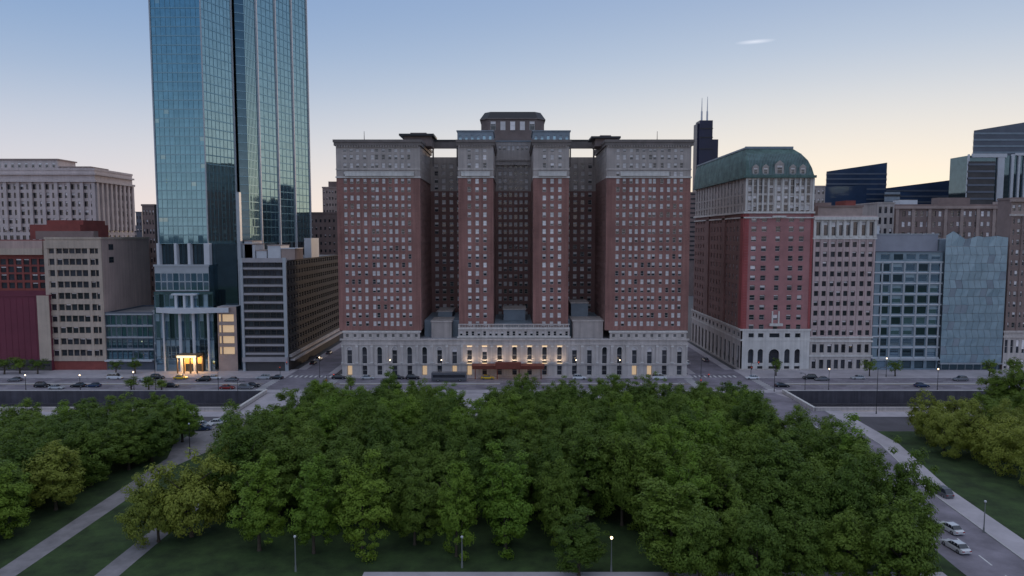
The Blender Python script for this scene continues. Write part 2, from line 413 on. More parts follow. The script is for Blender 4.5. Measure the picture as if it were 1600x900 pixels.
def shell(B, x0, x1, y0, y1, z0, z1, m, roof=None, front=True, left=True, right=True, back=True, name='wall'):
    mb = MB()
    if front: mb.quad((x0,y0,z0),(x1,y0,z0),(x1,y0,z1),(x0,y0,z1), m)
    if right: mb.quad((x1,y0,z0),(x1,y1,z0),(x1,y1,z1),(x1,y0,z1), m)
    if back: mb.quad((x1,y1,z0),(x0,y1,z0),(x0,y1,z1),(x1,y1,z1), m)
    if left: mb.quad((x0,y1,z0),(x0,y0,z0),(x0,y0,z1),(x0,y1,z1), m)
    if mb.f: B.part(mb, name)
    r = MB(); r.quad((x0,y0,z1-.02),(x1,y0,z1-.02),(x1,y1,z1-.02),(x0,y1,z1-.02), roof or roofm); B.part(r, 'roof')
def rooftop_units(B, spots):
    for (x, y, z, w, d, h, m) in spots:
        mb = MB(); mb.box(x-w/2, x+w/2, y-d/2, y+d/2, z, z+h, m)
        mb.box(x-w/2+.2, x+w/2-.2, y-d/2+.2, y+d/2-.2, z+h, z+h+.25, darkm)
        B.part(mb, 'rooftop_unit')

# ================================================================== GROUND
DL, DR = -78.0, 86.0          # the deck over the railway between the two side streets
T0, T1, TD = 192.0, 213.0, 3.2    # railway cut: near rim, far rim, depth
def sheet(name, rects, z, m, kind='structure'):
    mb = MB()
    for (x0, x1, y0, y1) in rects: mb.quad((x0,y0,z),(x1,y0,z),(x1,y1,z),(x0,y1,z), m)
    return tag(mb.build(name), kind=kind)
FAR = 9000
sheet('ground', [(-FAR, FAR, -FAR, T0-2), (DL, DR, T0-2, T1+2), (-FAR, FAR, T1+2, FAR)], -0.02, soil)
sheet('rail_bed', [(-900, DL+1, T0-2, T1+2), (DR-1, 900, T0-2, T1+2)], -TD, ballast)
sheet('lawn', [(-400, 420, -150, 171)], 0.0, grass)
sheet('plaza', [(DL+.5, DR-.5, T0-6, T1)], 0.004, pave)
sheet('promenade', [(-420, DL+.5, T0-7, T0-1.2), (DR+6, 420, T0-7, T0-1.2)], 0.006, pave)
sheet('service_road', [(-420, 420, 171, 184.6)], 0.002, asph_d)
sheet('lakeside_avenue', [(-600, 600, 217, 236)], 0.0, asph)
def raised(name, rects, h, m, z=0.0):
    mb = MB()
    for (x0, x1, y0, y1) in rects: mb.box(x0, x1, y0, y1, z-.05, z+h, m, False)
    return tag(mb.build(name), kind='structure')
# side streets run back between the blocks
STREET_L, STREET_R = (-79.5, -63.5), (63.5, 82.0)
sheet('side_street', [(STREET_L[0], STREET_L[1], 236, 520), (STREET_R[0], STREET_R[1], 236, 620)], 0.0, asph)
raised('pavement', [(-600, STREET_L[0], 236, 251), (STREET_L[1], STREET_R[0], 236, 242.5), (STREET_R[1], 600, 236, 251),
                    (-600, DL, T1+.9, 217), (DL, DR, T1+.2, 217), (DR, 600, T1+.9, 217)], 0.13, pave)
raised('kerb', [(-600, STREET_L[0], 235.75, 236), (STREET_L[1], STREET_R[0], 235.75, 236), (STREET_R[1], 600, 235.75, 236), (-600, 600, 217, 217.25),
                (-190, -86, 226.0, 227.4), (-58, -4, 226.0, 227.4), (4, 58, 226.0, 227.4), (92, 200, 226.0, 227.4)], 0.15, kerb)
raised('side_pavement', [(STREET_L[0], STREET_L[0]+3, 251, 420), (STREET_L[1]-2.6, STREET_L[1], 242.5, 420), (STREET_R[0], STREET_R[0]+2.6, 242.5, 500), (STREET_R[1]-3, STREET_R[1], 251, 500)], 0.12, pave)
# road markings
mb = MB()
for y in (220.2, 223.4, 229.6, 232.8):
    x = -240
    while x < 240:
        if not (-82 < x < -60 or 60 < x < 86): mb.quad((x,y,.008),(x+3,y,.008),(x+3,y+.22,.008),(x,y+.22,.008), paint)
        x += 9
for y in (226.0-.35, 227.4+.2):
    for (a, b) in ((-190,-84),(-60,-4),(4,60),(90,200)): mb.quad((a,y,.008),(b,y,.008),(b,y+.18,.008),(a,y+.18,.008), ypaint)
tag(mb.build('lane_marking'), kind='structure')
mb = MB()
for xs in (STREET_L, STREET_R):
    for y0 in (237.0, 213.6):
        for k in range(9):
            x = xs[0]+1+k*1.75
            if y0 > 220: mb.quad((x,y0,.03),(x+.7,y0,.03),(x+.7,y0+3.2,.03),(x,y0+3.2,.03), paint)
    for (xa) in (xs[0]-3.6, xs[1]+.8):
        for k in range(10):
            y = 217.8+k*1.8; mb.quad((xa,y,.03),(xa+2.8,y,.03),(xa+2.8,y+.7,.03),(xa,y+.7,.03), paint)
tag(mb.build('zebra_crossing'), kind='structure')
# park roads
def ribbon(name, left, right, z, m, kind='structure'):
    mb = MB()
    for k in range(len(left)-1):
        mb.quad((*left[k], z), (*right[k], z), (*right[k+1], z), (*left[k+1], z), m)
    return tag(mb.build(name), kind=kind)
RL = [(62,-60),(65.5,60),(67,100),(69,130),(71,160),(70,192),(64,T1+4.2)]
RR = [(73,-60),(76,60),(78.6,100),(81.6,131),(88,160),(89,192),(82,T1+4.2)]
ribbon('park_road', RL, RR, 0.012, asph)
ribbon('park_road_pavement', [(x+.25,y) for x, y in RR[:6]], [(x+4.6,y) for x, y in RR[:6]], 0.12, pave)
mb = MB()
for k in range(5):
    (x0,y0),(x1,y1) = RR[k], RR[k+1]
    mb.quad((x0,y0,.0),(x0,y0,.14),(x1,y1,.14),(x1,y1,0), kerb); mb.quad((x0,y0,.14),(x0+.26,y0,.14),(x1+.26,y1,.14),(x1,y1,.14), kerb)
    mb.quad((x0+4.6,y0,.12),(x0+4.6,y0,0),(x1+4.6,y1,0),(x1+4.6,y1,.12), kerb)
tag(mb.build('park_road_kerb'), kind='structure')
mb = MB()
for k in range(5):
    (a0,b0),(a1,b1) = RL[k], RL[k+1]; (c0,_),(c1,_) = RR[k], RR[k+1]
    for fr_, w in ((.5, .12),):
        n = max(1, int((b1-b0)/6))
        for j in range(n):
            t0, t1 = j/n, (j+.55)/n
            xa = (a0+(c0-a0)*fr_)+((a1+(c1-a1)*fr_)-(a0+(c0-a0)*fr_))*t0; xb = (a0+(c0-a0)*fr_)+((a1+(c1-a1)*fr_)-(a0+(c0-a0)*fr_))*t1
            ya, yb = b0+(b1-b0)*t0, b0+(b1-b0)*t1
            mb.quad((xa-w,ya,.02),(xa+w,ya,.02),(xb+w,yb,.02),(xb-w,yb,.02), paint)
tag(mb.build('park_road_marking'), kind='structure')
ribbon('park_path', [(-77.0,-60),(-76.8,100),(-77.4,150),(-81,160),(-80.5,187)], [(-73.2,-60),(-73.0,100),(-73.0,145),(-69,160),(-62,187)], 0.012, pathm)
ribbon('second_park_path', [(-61.8,-60),(-61.4,100),(-60.5,150),(-62,172)], [(-58.2,-60),(-57.8,100),(-57.0,150),(-58.4,172)], 0.012, pathm)
ribbon('cross_path', [(-22,94.4),(64,94.4)], [(-22,98.0),(64,98.0)], 0.016, pave)

# railway cut
mb = MB()
for (a, b) in ((-900, DL), (DR, 900)):
    mb.quad((a,T1,-TD),(b,T1,-TD),(b,T1,.0),(a,T1,.0), wallc); mb.quad((b,T0,-TD),(a,T0,-TD),(a,T0,0),(b,T0,0), wallc)
for x, s in ((DL, 1), (DR, -1)):
    mb.quad((x,T0,-TD),(x,T1,-TD),(x,T1,0),(x,T0,0), wallc)
mb.quad((DL,T0,-.5),(DR,T0,-.5),(DR,T1,-.5),(DL,T1,-.5), wallc)
tag(mb.build('retaining_wall'), kind='structure')
for (a, b, lab) in ((-420, DL-.1, 'left'), (DR+.1, 420, 'right')):
    for yy, h, pos in ((T1, .75, 'far'), (T0-1.1, .95, 'near')):
        mb = MB(); t = .55
        mb.box(a, b, yy, yy+t, 0, h, stone if pos == 'near' else wallc); mb.box(a, b, yy-.08, yy+t+.08, h, h+.16, stone if pos == 'near' else kerb)
        x = a
        o = mb.build('parapet_wall'); tag(o, ('pale stone parapet along the park side of the %s railway cut' if pos == 'near' else 'dark low parapet along the avenue side of the %s railway cut') % lab, 'wall')
for x, lab in ((DL, 'left'), (DR, 'right')):
    mb = MB(); mb.box(x-.3, x+.3, T0-1.1, T1+.6, 0, 1.0, stone); mb.box(x-.4, x+.4, T0-1.2, T1+.7, 1.0, 1.15, stone_w)
    o = mb.build('bridge_parapet'); tag(o, 'pale bridge parapet running toward the avenue at the %s edge of the deck' % lab, 'parapet')
for (a, b, lab) in ((-420, DL-.5, 'left'), (DR+.5, 420, 'right')):
    tr = empty('railway_track', (a, T1-9.5, -TD), 'steel rails lying in the dark railway cut on the %s side' % lab, 'railway track')
    for k, y in enumerate((T1-10.5, T1-7.0, T1-3.5)):
        for r_ in (0, 1.44):
            mb = MB(); mb.box(a, b, y+r_, y+r_+.09, -TD+.1, -TD+.26, steel); mb.build('rail', tr)
        mb = MB(); x = a
        while x < b: mb.box(x, x+.25, y-.5, y+1.95, -TD+.01, -TD+.12, darkm, False); x += .75
        tag(mb.build('sleepers', tr), kind='stuff')

# ================================================================== HOTEL (centre)
HY = 240.0
def hx(u, Y=HY): return ax(u, Y)
HB = Building('grand_hotel', (0, HY, 0), 'huge red brick hotel with four towers and pale stone base in the centre', 'hotel')
HB.r = random.Random(5)
zt_ = lambda v, Y=HY: az(v, Y)
X = dict(a=hx(529), b=hx(658), c=hx(717), d=hx(771), e=hx(833), f=hx(888), g=hx(946), h=hx(1076))
ztop = zt_(223); z_br0 = zt_(516); CB = 271.0                 # tower top, top of base, back of the courts
FLH = 13.1*HY/F*1.004
row_z = [zt_(283 + 13.1*k) for k in range(18)]
row_up = [zt_(v) for v in (271.5, 258.5, 245.5, 235.0)]
rows_all = sorted(rows_of([z for z in row_z], 1.75) + rows_of(row_up[1:3], 1.75) + [(row_up[0]-.85, row_up[0]+.85)] + [(row_up[3]-.5, row_up[3]+.5)])
def hotel_kinds(i, j, r):
    return ('hotel', r.choice((1.0, 1.0, 1.0, 1.0, .65, .65, .5, .5, .35, .0)))
def court_kinds(i, j, r): return ('hotel', r.choice((1.0, 1.0, .8, .5, .5, .3, .0)))
bands_f = [(zt_(277.5), brick), (zt_(275.5), stone_up), (zt_(226), stone_up), (1e9, corn)]
bands_c = [(zt_(290), brick_court), (1e9, stone_up)]
def colspx(us, x0, w=1.15): return [(hx(u)-x0-w/2, hx(u)-x0+w/2) for u in us]
FR = -3.0   # the wings stand this much proud of the middle
wl = [542.5, 552.5, 562, 573, 585, 591.5, 602, 612, 621, 631, 641]
wr = [1061.5, 1052, 1042, 1031.5, 1020, 1013.5, 1003, 993, 984, 973.5, 963.5]
HB.facade((X['a'],HY), (X['b'],HY), z_br0, ztop, sorted(colspx(wl, X['a'])), rows_all, brick, bands_f, kinds=hotel_kinds, depth=.2)
HB.facade((X['g'],HY), (X['h'],HY), z_br0, ztop, sorted(colspx(wr, X['g'])), rows_all, brick, bands_f, kinds=hotel_kinds, depth=.2)
HB.facade((X['c'],HY), (X['d'],HY), z_br0, ztop, colspx([724.5,734,746,758,766][1:4], X['c'], 1.25), rows_all, brick, bands_f, kinds=hotel_kinds, depth=.2)
HB.facade((X['e'],HY), (X['f'],HY), z_br0, ztop, colspx([850,862,874], X['e'], 1.25), rows_all, brick, bands_f, kinds=hotel_kinds, depth=.2)
ccols = [(2.5+i*4.1, 3.6+i*4.1) for i in range(7)]
zc = ztop-1.5
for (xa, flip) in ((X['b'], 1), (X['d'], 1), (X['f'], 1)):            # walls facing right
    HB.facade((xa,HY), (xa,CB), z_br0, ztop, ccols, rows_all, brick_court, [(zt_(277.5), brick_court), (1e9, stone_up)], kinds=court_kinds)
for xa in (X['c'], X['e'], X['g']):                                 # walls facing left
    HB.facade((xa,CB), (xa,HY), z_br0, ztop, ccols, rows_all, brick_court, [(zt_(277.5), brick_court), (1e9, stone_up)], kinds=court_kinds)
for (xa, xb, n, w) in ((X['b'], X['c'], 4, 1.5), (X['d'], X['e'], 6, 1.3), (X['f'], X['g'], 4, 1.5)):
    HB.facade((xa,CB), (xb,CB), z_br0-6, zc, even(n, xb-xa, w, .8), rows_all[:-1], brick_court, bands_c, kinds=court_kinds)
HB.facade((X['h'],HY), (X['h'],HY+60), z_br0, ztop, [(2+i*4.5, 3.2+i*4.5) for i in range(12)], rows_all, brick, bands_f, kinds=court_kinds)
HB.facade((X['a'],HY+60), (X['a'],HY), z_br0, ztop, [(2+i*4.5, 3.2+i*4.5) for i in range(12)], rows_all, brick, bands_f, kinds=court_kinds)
mb = MB(); mb.quad((X['h'],HY+60,0),(X['a'],HY+60,0),(X['a'],HY+60,ztop),(X['h'],HY+60,ztop), brick); HB.part(mb, 'back_wall')
for (xa, xb, y1) in ((X['a'], X['b'], CB), (X['c'], X['d'], CB), (X['e'], X['f'], CB), (X['g'], X['h'], CB)):
    mb = MB(); mb.quad((xa,HY,ztop),(xb,HY,ztop),(xb,y1,ztop),(xa,y1,ztop), roofm); HB.part(mb, 'roof')
mb = MB(); mb.quad((X['a'],CB,zc-.02),(X['h'],CB,zc-.02),(X['h'],HY+60,zc-.02),(X['a'],HY+60,zc-.02), roofm); HB.part(mb, 'roof')
# cornices and string courses, proud of the walls
zz = zt_(277)
for (xa, xb, pr) in ((X['a'], X['b'], .6), (X['c'], X['d'], .5), (X['e'], X['f'], .5), (X['g'], X['h'], .6)):
    mb = MB()
    mb.box(xa-pr, xb+pr, HY-pr, HY-.003, ztop-1.0, ztop+.1, corn); mb.box(xa-pr-.25, xb+pr+.25, HY-pr-.25, HY+1.0, ztop+.1, ztop+1.0, corn)
    mb.box(xa-pr, xa-.003, HY, CB, ztop-1.0, ztop+.1, corn); mb.box(xb+.003, xb+pr, HY, CB, ztop-1.0, ztop+.1, corn)
    mb.box(xa-pr-.25, xa+.6, HY+1.0, CB, ztop+.1, ztop+1.0, corn); mb.box(xb-.6, xb+pr+.25, HY+1.0, CB, ztop+.1, ztop+1.0, corn)
    n = int((xb-xa)/.9)
    for k in range(n): mb.box(xa+.3+k*.9, xa+.65+k*.9, HY-.7, HY-.003, ztop-1.55, ztop-1.003, stone_up)
    HB.part(mb, 'cornice')
    mb = MB(); mb.box(xa-.25, xb+.25, HY-.35, HY-.003, zz-.25, zz+.25, stone_w); mb.box(xa-.15, xb+.15, HY-.25, HY-.003, zt_(264.5)-.2, zt_(264.5)+.2, stone); 
    mb.box(xb+.003, xb+.3, HY, CB, zz-.25, zz+.25, stone_up)
    HB.part(mb, 'string_course')
    # corner quoin strips in brick relief
    mb = MB()
    for xq in (xa+.6, xb-1.6):
        z = z_br0+3
        while z < zz-2: mb.box(xq, xq+1.0, HY-.09, HY-.003, z, z+.55, brick); z += 1.1
    HB.part(mb, 'quoins')['kind'] = 'stuff'
# pale balcony strips under the stone zone
for (ua, ub) in ((543, 649), (722, 766), (841, 884), (967, 1042)):
    mb = MB(); z0, z1 = zt_(275.2), zt_(268.2)
    xa, xb = hx(ua), hx(ub)
    mb.box(xa, xb, HY-.95, HY-.35, z0, z0+.25, stone_w); mb.box(xa, xb, HY-.95, HY-.82, z1-.25, z1, stone_w)
    mb.box(xa, xb, HY-.9, HY-.84, z0+.25, z1-.25, stone_w)
    HB.part(mb, 'balcony')
# the screen bridging the side courts at roof level
for (xa, xb) in ((X['b'], X['c']), (X['f'], X['g'])):
    mb = MB(); mb.box(xa+1.6, xb-1.2, CB-10, CB-8.6, zt_(233, CB-9)+.2, zt_(221, CB-9), corn)
    mb.box(xa+1.6, xb-1.2, CB-10.3, CB-8.3, zt_(221, CB-9), zt_(221, CB-9)+.5, darkm); HB.part(mb, 'bridging_screen')
    for xk in (xa+2.2, xb-2.0): HB.box('column', xk-.25, xk+.25, CB-9.8, CB-8.8, ztop-6, zt_(233, CB-9)+.2, corn)
# stone base --------------------------------------------------------------
bx0, bx1 = hx(534), hx(1074); zb1 = zt_(530)
nb = 23; pitch = (bx1-bx0)/nb
brow = [(0.5, 3.9), (zt_(568), zt_(541))]
def base_kinds(i, j, r):
    if j == 0: return ('stone', 0.0) if r.random() < .8 else ('warm', 1.0)
    return ('stone', r.choice((0, 0, .2, .3))) if r.random() < .93 else ('warm', 1.0)
bw = 1.75
cols_b = even(nb, bx1-bx0, bw)
HB.facade((bx0,HY-1.5), (bx1,HY-1.5), 0, zb1, cols_b, brow, stone, [(4.6, stone), (1e9, stone)], depth=.6, kinds=base_kinds)
HB.facade((bx1,HY-1.5), (bx1,HY+60), 0, zb1, even(11, 61.5, 1.9), brow, stone, depth=.5, kinds=base_kinds)
HB.facade((bx0,HY+60), (bx0,HY-1.5), 0, zb1, even(11, 61.5, 1.9), brow, stone, depth=.5, kinds=base_kinds)
mb = MB(); mb.quad((bx0,HY-1.5,zb1-.02),(bx1,HY-1.5,zb1-.02),(bx1,CB,zb1-.02),(bx0,CB,zb1-.02), roofl); HB.part(mb, 'terrace')
mb = MB()
for z0, z1, pr in ((zb1-.1, zb1+.45, .55), (4.35, 4.8, .35), (0.0, .5, .25), (zt_(538), zt_(536), .3)): mb.box(bx0-pr, bx1+pr, HY-1.5-pr, HY-1.503, z0, z1, stone)
HB.part(mb, 'string_course')
for k in range(nb+1):
    xk = bx0+k*pitch; mb = MB(); wq = .8
    xa_, xb_ = max(bx0, xk-wq/2), min(bx1, xk+wq/2)
    mb.box(xa_, xb_, HY-1.95, HY-1.503, 4.803, zt_(538), stone); mb.box(xa_-.12, xb_+.12, HY-2.05, HY-1.503, 4.83, 5.3, stone_w); mb.box(xa_-.12, xb_+.12, HY-2.05, HY-1.503, zt_(541), zt_(539), stone_w)
    HB.part(mb, 'pilaster')
ARCH = None
def arch_mesh(w, h, m, name='arch'):
    """semicircular head filling the corners of a rectangular opening plus a moulded ring; local frame as for windows, z=0 at top"""
    mb = MB(); r = w/2; n = 10
    for s in (-1, 1):
        for k in range(n//2):
            a0 = math.pi/2 + s*(math.pi/2)*(k/(n/2)); a1 = math.pi/2 + s*(math.pi/2)*((k+1)/(n/2))
            p0 = (r*math.cos(a0), -.0, r*math.sin(a0)-r); p1 = (r*math.cos(a1), -.0, r*math.sin(a1)-r)
            c0 = (p0[0], 0, .001); c1 = (p1[0], 0, .001)
            if s > 0: mb.quad(p1, p0, c0, c1, m)
            else: mb.quad(p0, p1, c1, c0, m)
            q0 = (1.3*r*math.cos(a0), -.12, 1.3*r*math.sin(a0)-r); q1 = (1.3*r*math.cos(a1), -.12, 1.3*r*math.sin(a1)-r)
            i0 = (p0[0], -.12, p0[2]); i1 = (p1[0], -.12, p1[2])
            (mb.quad(i1, i0, q0, q1, stone_w) if s > 0 else mb.quad(i0, i1, q1, q0, stone_w))
            mb.quad(i0, i1, p1, p0, stone_w)
    return mb.mesh(name)
am = arch_mesh(bw, 1, stone)
for (a, b) in cols_b:
    o = bpy.data.objects.new('arch', am); C.objects.link(o); o.parent = HB.root
    o.location = (bx0+(a+b)/2, -1.502, brow[1][1])
# parapet attics of the wings and the centre
def balustrade(B, xa, xb, y, z0, z1, m, step=.55):
    mb = MB(); mb.box(xa, xb, y, y+.5, z0, z0+.3, m); mb.box(xa, xb, y, y+.5, z1-.3, z1, m)
    x = xa
    k = 0
    while x < xb-.3:
        big = k % 9 == 0
        mb.box(x, x+(.6 if big else .22), y+(.05 if big else .13), y+(.45 if big else .37), z0+.3, z1-.3, m); x += (.85 if big else step); k += 1
    return B.part(mb, 'balustrade')
for (ua, ub) in ((536, 656), (953, 1073)):
    xa, xb = hx(ua), hx(ub)
    HB.facade((xa,HY-.9), (xb,HY-.9), zb1+.3, zt_(519), even(10, xb-xa, 1.1), [(zb1+.9, zb1+1.9)], stone, kinds=(('stone', 0.0),))
    mb = MB(); mb.box(xa-.3, xb+.3, HY-1.3, HY-.05, zt_(519), zt_(516.6), stone_w); HB.part(mb, 'coping')
xa, xb = hx(716), hx(890)
HB.facade((xa,HY-1.1), (xb,HY-1.1), zb1+.3, zt_(512), even(19, xb-xa, 1.0), [(zt_(524), zt_(517))], stone, kinds=(('stone', .5), ('stone', 0.0)))
balustrade(HB, xa, xb, HY-1.3, zt_(512), zt_(505.5), stone)
mb = MB(); mb.box(xa-.4, xb+.4, HY-1.6, HY-1.103, zt_(526.5), zt_(525), stone_w); mb.box(xa, xb, HY-1.5, HY-.8, zt_(512)-.4, zt_(512), stone_w); HB.part(mb, 'string_course')
HB.box('terrace', X['d']+.2, X['e']-.2, HY-.6, CB-.2, zb1+.4, zt_(507), slate)
# low roofs inside the courts
HB.box('court_roof', X['b']+.3, X['c']-.3, HY+6, CB-.3, zb1, zt_(500, HY+6), slate)
HB.box('court_roof', X['f']+.3, X['g']-.3, HY+6, CB-.3, zb1, zt_(500, HY+6), slate)
for (xa, xb, y0, va, vb, m) in ((hx(672), hx(704), HY+3, 529, 503, stone_up), (hx(896), hx(944), HY+2, 529, 502, stone_up), (hx(786), hx(822), HY+12, 505, 484, slate),
                                (hx(898), hx(926), HY+14, 500, 474, slate), (hx(676), hx(700), HY+16, 500, 487, slate)):
    mb = MB(); mb.box(xa, xb, y0, y0+12, zb1, zt_(vb, y0), m); mb.box(xa-.3, xb+.3, y0-.3, y0+12.3, zt_(vb, y0), zt_(vb, y0)+.35, stone); HB.part(mb, 'skylight_block')
# penthouse ---------------------------------------------------------------
PY = 271.5
px0, px1 = ax(752, PY), ax(850, PY)
zp0, zp1 = ztop-1, az(173, PY)
ch = 3.0
def octo(x0, x1, y0, y1, c): return [(x0+c,y0),(x1-c,y0),(x1,y0+c),(x1,y1-c),(x1-c,y1),(x0+c,y1),(x0,y1-c),(x0,y0+c)]
mb = MB(); mb.prism(octo(px0, px1, PY+1, PY+18, ch), zp0, az(184, PY), pent); mb.frustum(octo(px0-.4, px1+.4, PY+.6, PY+18.4, ch), az(184, PY), octo(px0+1.4, px1-1.4, PY+2.4, PY+16.6, ch-.6), zp1, darkm)
mb.prism(octo(px0-.5, px1+.5, PY+.5, PY+18.5, ch), az(185.5, PY), az(184, PY), corn); HB.part(mb, 'penthouse')
for u in (771, 786, 801, 816, 831):
    q = ax(u, PY); HB.win.append((q, PY+.9, az(196, PY), 2.0, 3.4, 0.0, ('stone', 1.0 if u in (786, 801, 816) else .3), 0))
for (ua, ub, va, vb, y, m, n) in ((716, 771, 223, 205.5, HY+12, slate, 6), (832, 889, 223, 205.5, HY+12, slate, 6), (771, 833, 250, 221.5, CB-1, stone_up, 9)):
    xa, xb = ax(ua, y), ax(ub, y); z0, z1 = az(va, y)-2, az(vb, y)
    HB.facade((xa,y), (xb,y), z0, z1, even(n, xb-xa, 1.1), [(z1-3.3, z1-1.5)], m, kinds=(('blue', .5), ('blue', 0.0)) if m is slate else hotel_kinds)
    mb = MB(); mb.quad((xb,y,z0),(xb,y+16,z0),(xb,y+16,z1),(xb,y,z1), m); mb.quad((xa,y+16,z0),(xa,y,z0),(xa,y,z1),(xa,y+16,z1), m); mb.quad((xb,y+16,z0),(xa,y+16,z0),(xa,y+16,z1),(xb,y+16,z1), m)
    mb.box(xa-.3, xb+.3, y-.35, y+16.3, z1, z1+.4, slate); HB.part(mb, 'roof_storey')
mb = MB(); mb.box(X['d']+.1, X['e']-.1, CB-1.5, CB-1.003, az(251, CB-1), az(249, CB-1)+.3, stone_up); HB.part(mb, 'string_course')
for (ua, ub, va, y) in ((634, 676, 210, HY+9), (928, 962, 214, HY+9)):
    xa, xb = ax(ua, y), ax(ub, y); z1 = az(va, y); mb = MB(); mb.box(xa, xb, y, y+9, ztop, z1-.6, pent); mb.box(xa-1.6, xb+1.0, y-1.4, y+10, z1-.6, z1+.1, darkm)
    mb.box(xa+2, xb-2, y+2, y+7, z1+.1, z1+.9, pent); HB.part(mb, 'lift_house')
for u in (573, 1023):
    x = ax(u, HY+5); mb = MB(); mb.tube((x,HY+5,ztop), (x,HY+5,az(205, HY+5)), .16, .07, darkm); mb.box(x-.4, x+.4, HY+4.6, HY+5.4, ztop, ztop+1.4, darkm); HB.part(mb, 'mast')
rr = random.Random(3)
rooftop_units(HB, [(rr.uniform(X['a']+3, X['b']-3), rr.uniform(HY+8, CB-6), ztop, rr.uniform(2,5), rr.uniform(2,4), rr.uniform(1,1.8), slate) for _ in range(4)] +
              [(rr.uniform(X['g']+3, X['h']-3), rr.uniform(HY+8, CB-6), ztop, rr.uniform(2,5), rr.uniform(2,4), rr.uniform(1,1.8), slate) for _ in range(4)])
# entrance canopy, doors and uplights
cx0, cx1 = ax(738, HY-4), ax(850, HY-4)
mb = MB(); mb.box(cx0, cx1, HY-6.5, HY-1.9, 3.6, 4.6, awn); mb.box(cx0-.2, cx1+.2, HY-6.7, HY-1.9, 4.6, 4.8, awn); mb.box(cx0+8, cx1-8, HY-7.6, HY-6.5, 3.9, 6.2, awn)
HB.part(mb, 'entrance_canopy')
for k in range(8):
    x = cx0+1.5+(cx1-cx0-3)*k/7; HB.box('canopy_light', x-.3, x+.3, HY-5.6, HY-5.0, 3.52, 3.6, warm)
for k in range(4):
    x = cx0+1+(cx1-cx0-2)*k/3; mb = MB(); mb.tube((x,HY-6.2,.1),(x,HY-6.2,3.6),.16,.16, awn); HB.part(mb, 'canopy_post')
lampn = 0
for k in range(nb):
    xk = bx0+(k+.5)*pitch
    if ax(716, HY) < xk < ax(890, HY):
        HB.box('facade_uplight', xk-.9, xk+.9, HY-2.35, HY-1.98, 4.82, 5.0, warm_up); HB.box('facade_light', xk-.9, xk+.9, HY-1.9, HY-1.506, zt_(540.3), zt_(539.2), warm_up)
        ld = bpy.data.lights.new('facade_lamp', 'AREA'); ld.shape = 'RECTANGLE'; ld.size = 1.6; ld.size_y = .3; ld.energy = 36; ld.color = (1.0, .74, .50)
        lo = bpy.data.objects.new('facade_lamp', ld); C.objects.link(lo); lo.parent = HB.root; lo.location = (xk, -2.9, 5.4); lo.rotation_euler = (R(160), 0, 0)
HB.finish(300)

# ================================================================== OTHER BUILDINGS
def tower_block(name, label, u0, u1, Y, depth, vtop, wall, ncols, wf, vrows, hf, kinds, side=None, sidecols=0, sidewf=.5, sidewall=None, base=None, roof=None,
                bands=None, cat='building', vbase=None, limit=300, cop=None, parap=1.0, zbot=0.0, colpx=None, colw=None, d=.3, minpx=3.0, ex=None):
    """rectangular block whose front spans photo columns u0..u1 at distance Y; windows in rows at photo heights vrows"""
    x0, x1 = ax(u0, Y, 450), ax(u1, Y, 450); z1 = az(vtop, Y)
    B = Building(name, ((x0+x1)/2, Y, 0), label, cat)
    if callable(vrows): rows = vrows(Y)
    else:
        zs_ = sorted(az(v, Y) for v in vrows); st = abs(zs_[1]-zs_[0]) if len(zs_) > 1 else 3.5
        rows = [(z-st*hf/2, z+st*hf/2) for z in zs_]
    L = x1-x0
    if colpx: cols = [(ax(u, Y)-x0-colw/2, ax(u, Y)-x0+colw/2) for u in colpx]
    else: cols = even(ncols, L, L/ncols*wf) if ncols else []
    B.facade((x0,Y), (x1,Y), zbot, z1, cols, rows, wall, bands, kinds=kinds, depth=d)
    if side:
        sc = even(sidecols, depth, depth/sidecols*sidewf) if sidecols else []
        if 'r' in side: B.facade((x1,Y), (x1,Y+depth), zbot, z1, sc, rows, sidewall or wall, None if sidewall else bands, kinds=kinds, depth=d)
        if 'l' in side: B.facade((x0,Y+depth), (x0,Y), zbot, z1, sc, rows, sidewall or wall, None if sidewall else bands, kinds=kinds, depth=d)
    shell(B, x0, x1, Y, Y+depth, zbot, z1, sidewall or wall, roof, front=False, left=not(side and 'l' in side), right=not(side and 'r' in side), name='side_wall')
    if parap: parapet(B, x0, x1, Y, Y+depth, z1, cop or wall, h=parap)
    B.x0, B.x1, B.z1, B.Y, B.Y1 = x0, x1, z1, Y, Y+depth
    if ex: ex(B)
    B.finish(limit, minpx)
    return B
def belts(B, zs, m, pr=.3, h=.4, name='belt_course'):
    for z in zs:
        mb = MB(); mb.box(B.x0-pr, B.x1+pr, B.Y-pr, B.Y-.003, z-h/2, z+h/2, m); B.part(mb, name)
def piers(B, xs, w, z0, z1, m, pr=.3, name='pier'):
    for x in xs:
        mb = MB(); mb.box(x-w/2, x+w/2, B.Y-pr, B.Y-.003, z0, z1, m); B.part(mb, name)
vr = lambda a, b, n: [a+(b-a)*k/(n-1) for k in range(n)]
K_pl = (('plain', 0.0), ('plain', .3), ('plain', .5), ('plain', 0.0), ('plain', .0))
K_hot = (('hotel', .5), ('hotel', 0.0), ('hotel', .3), ('hotel', .7))

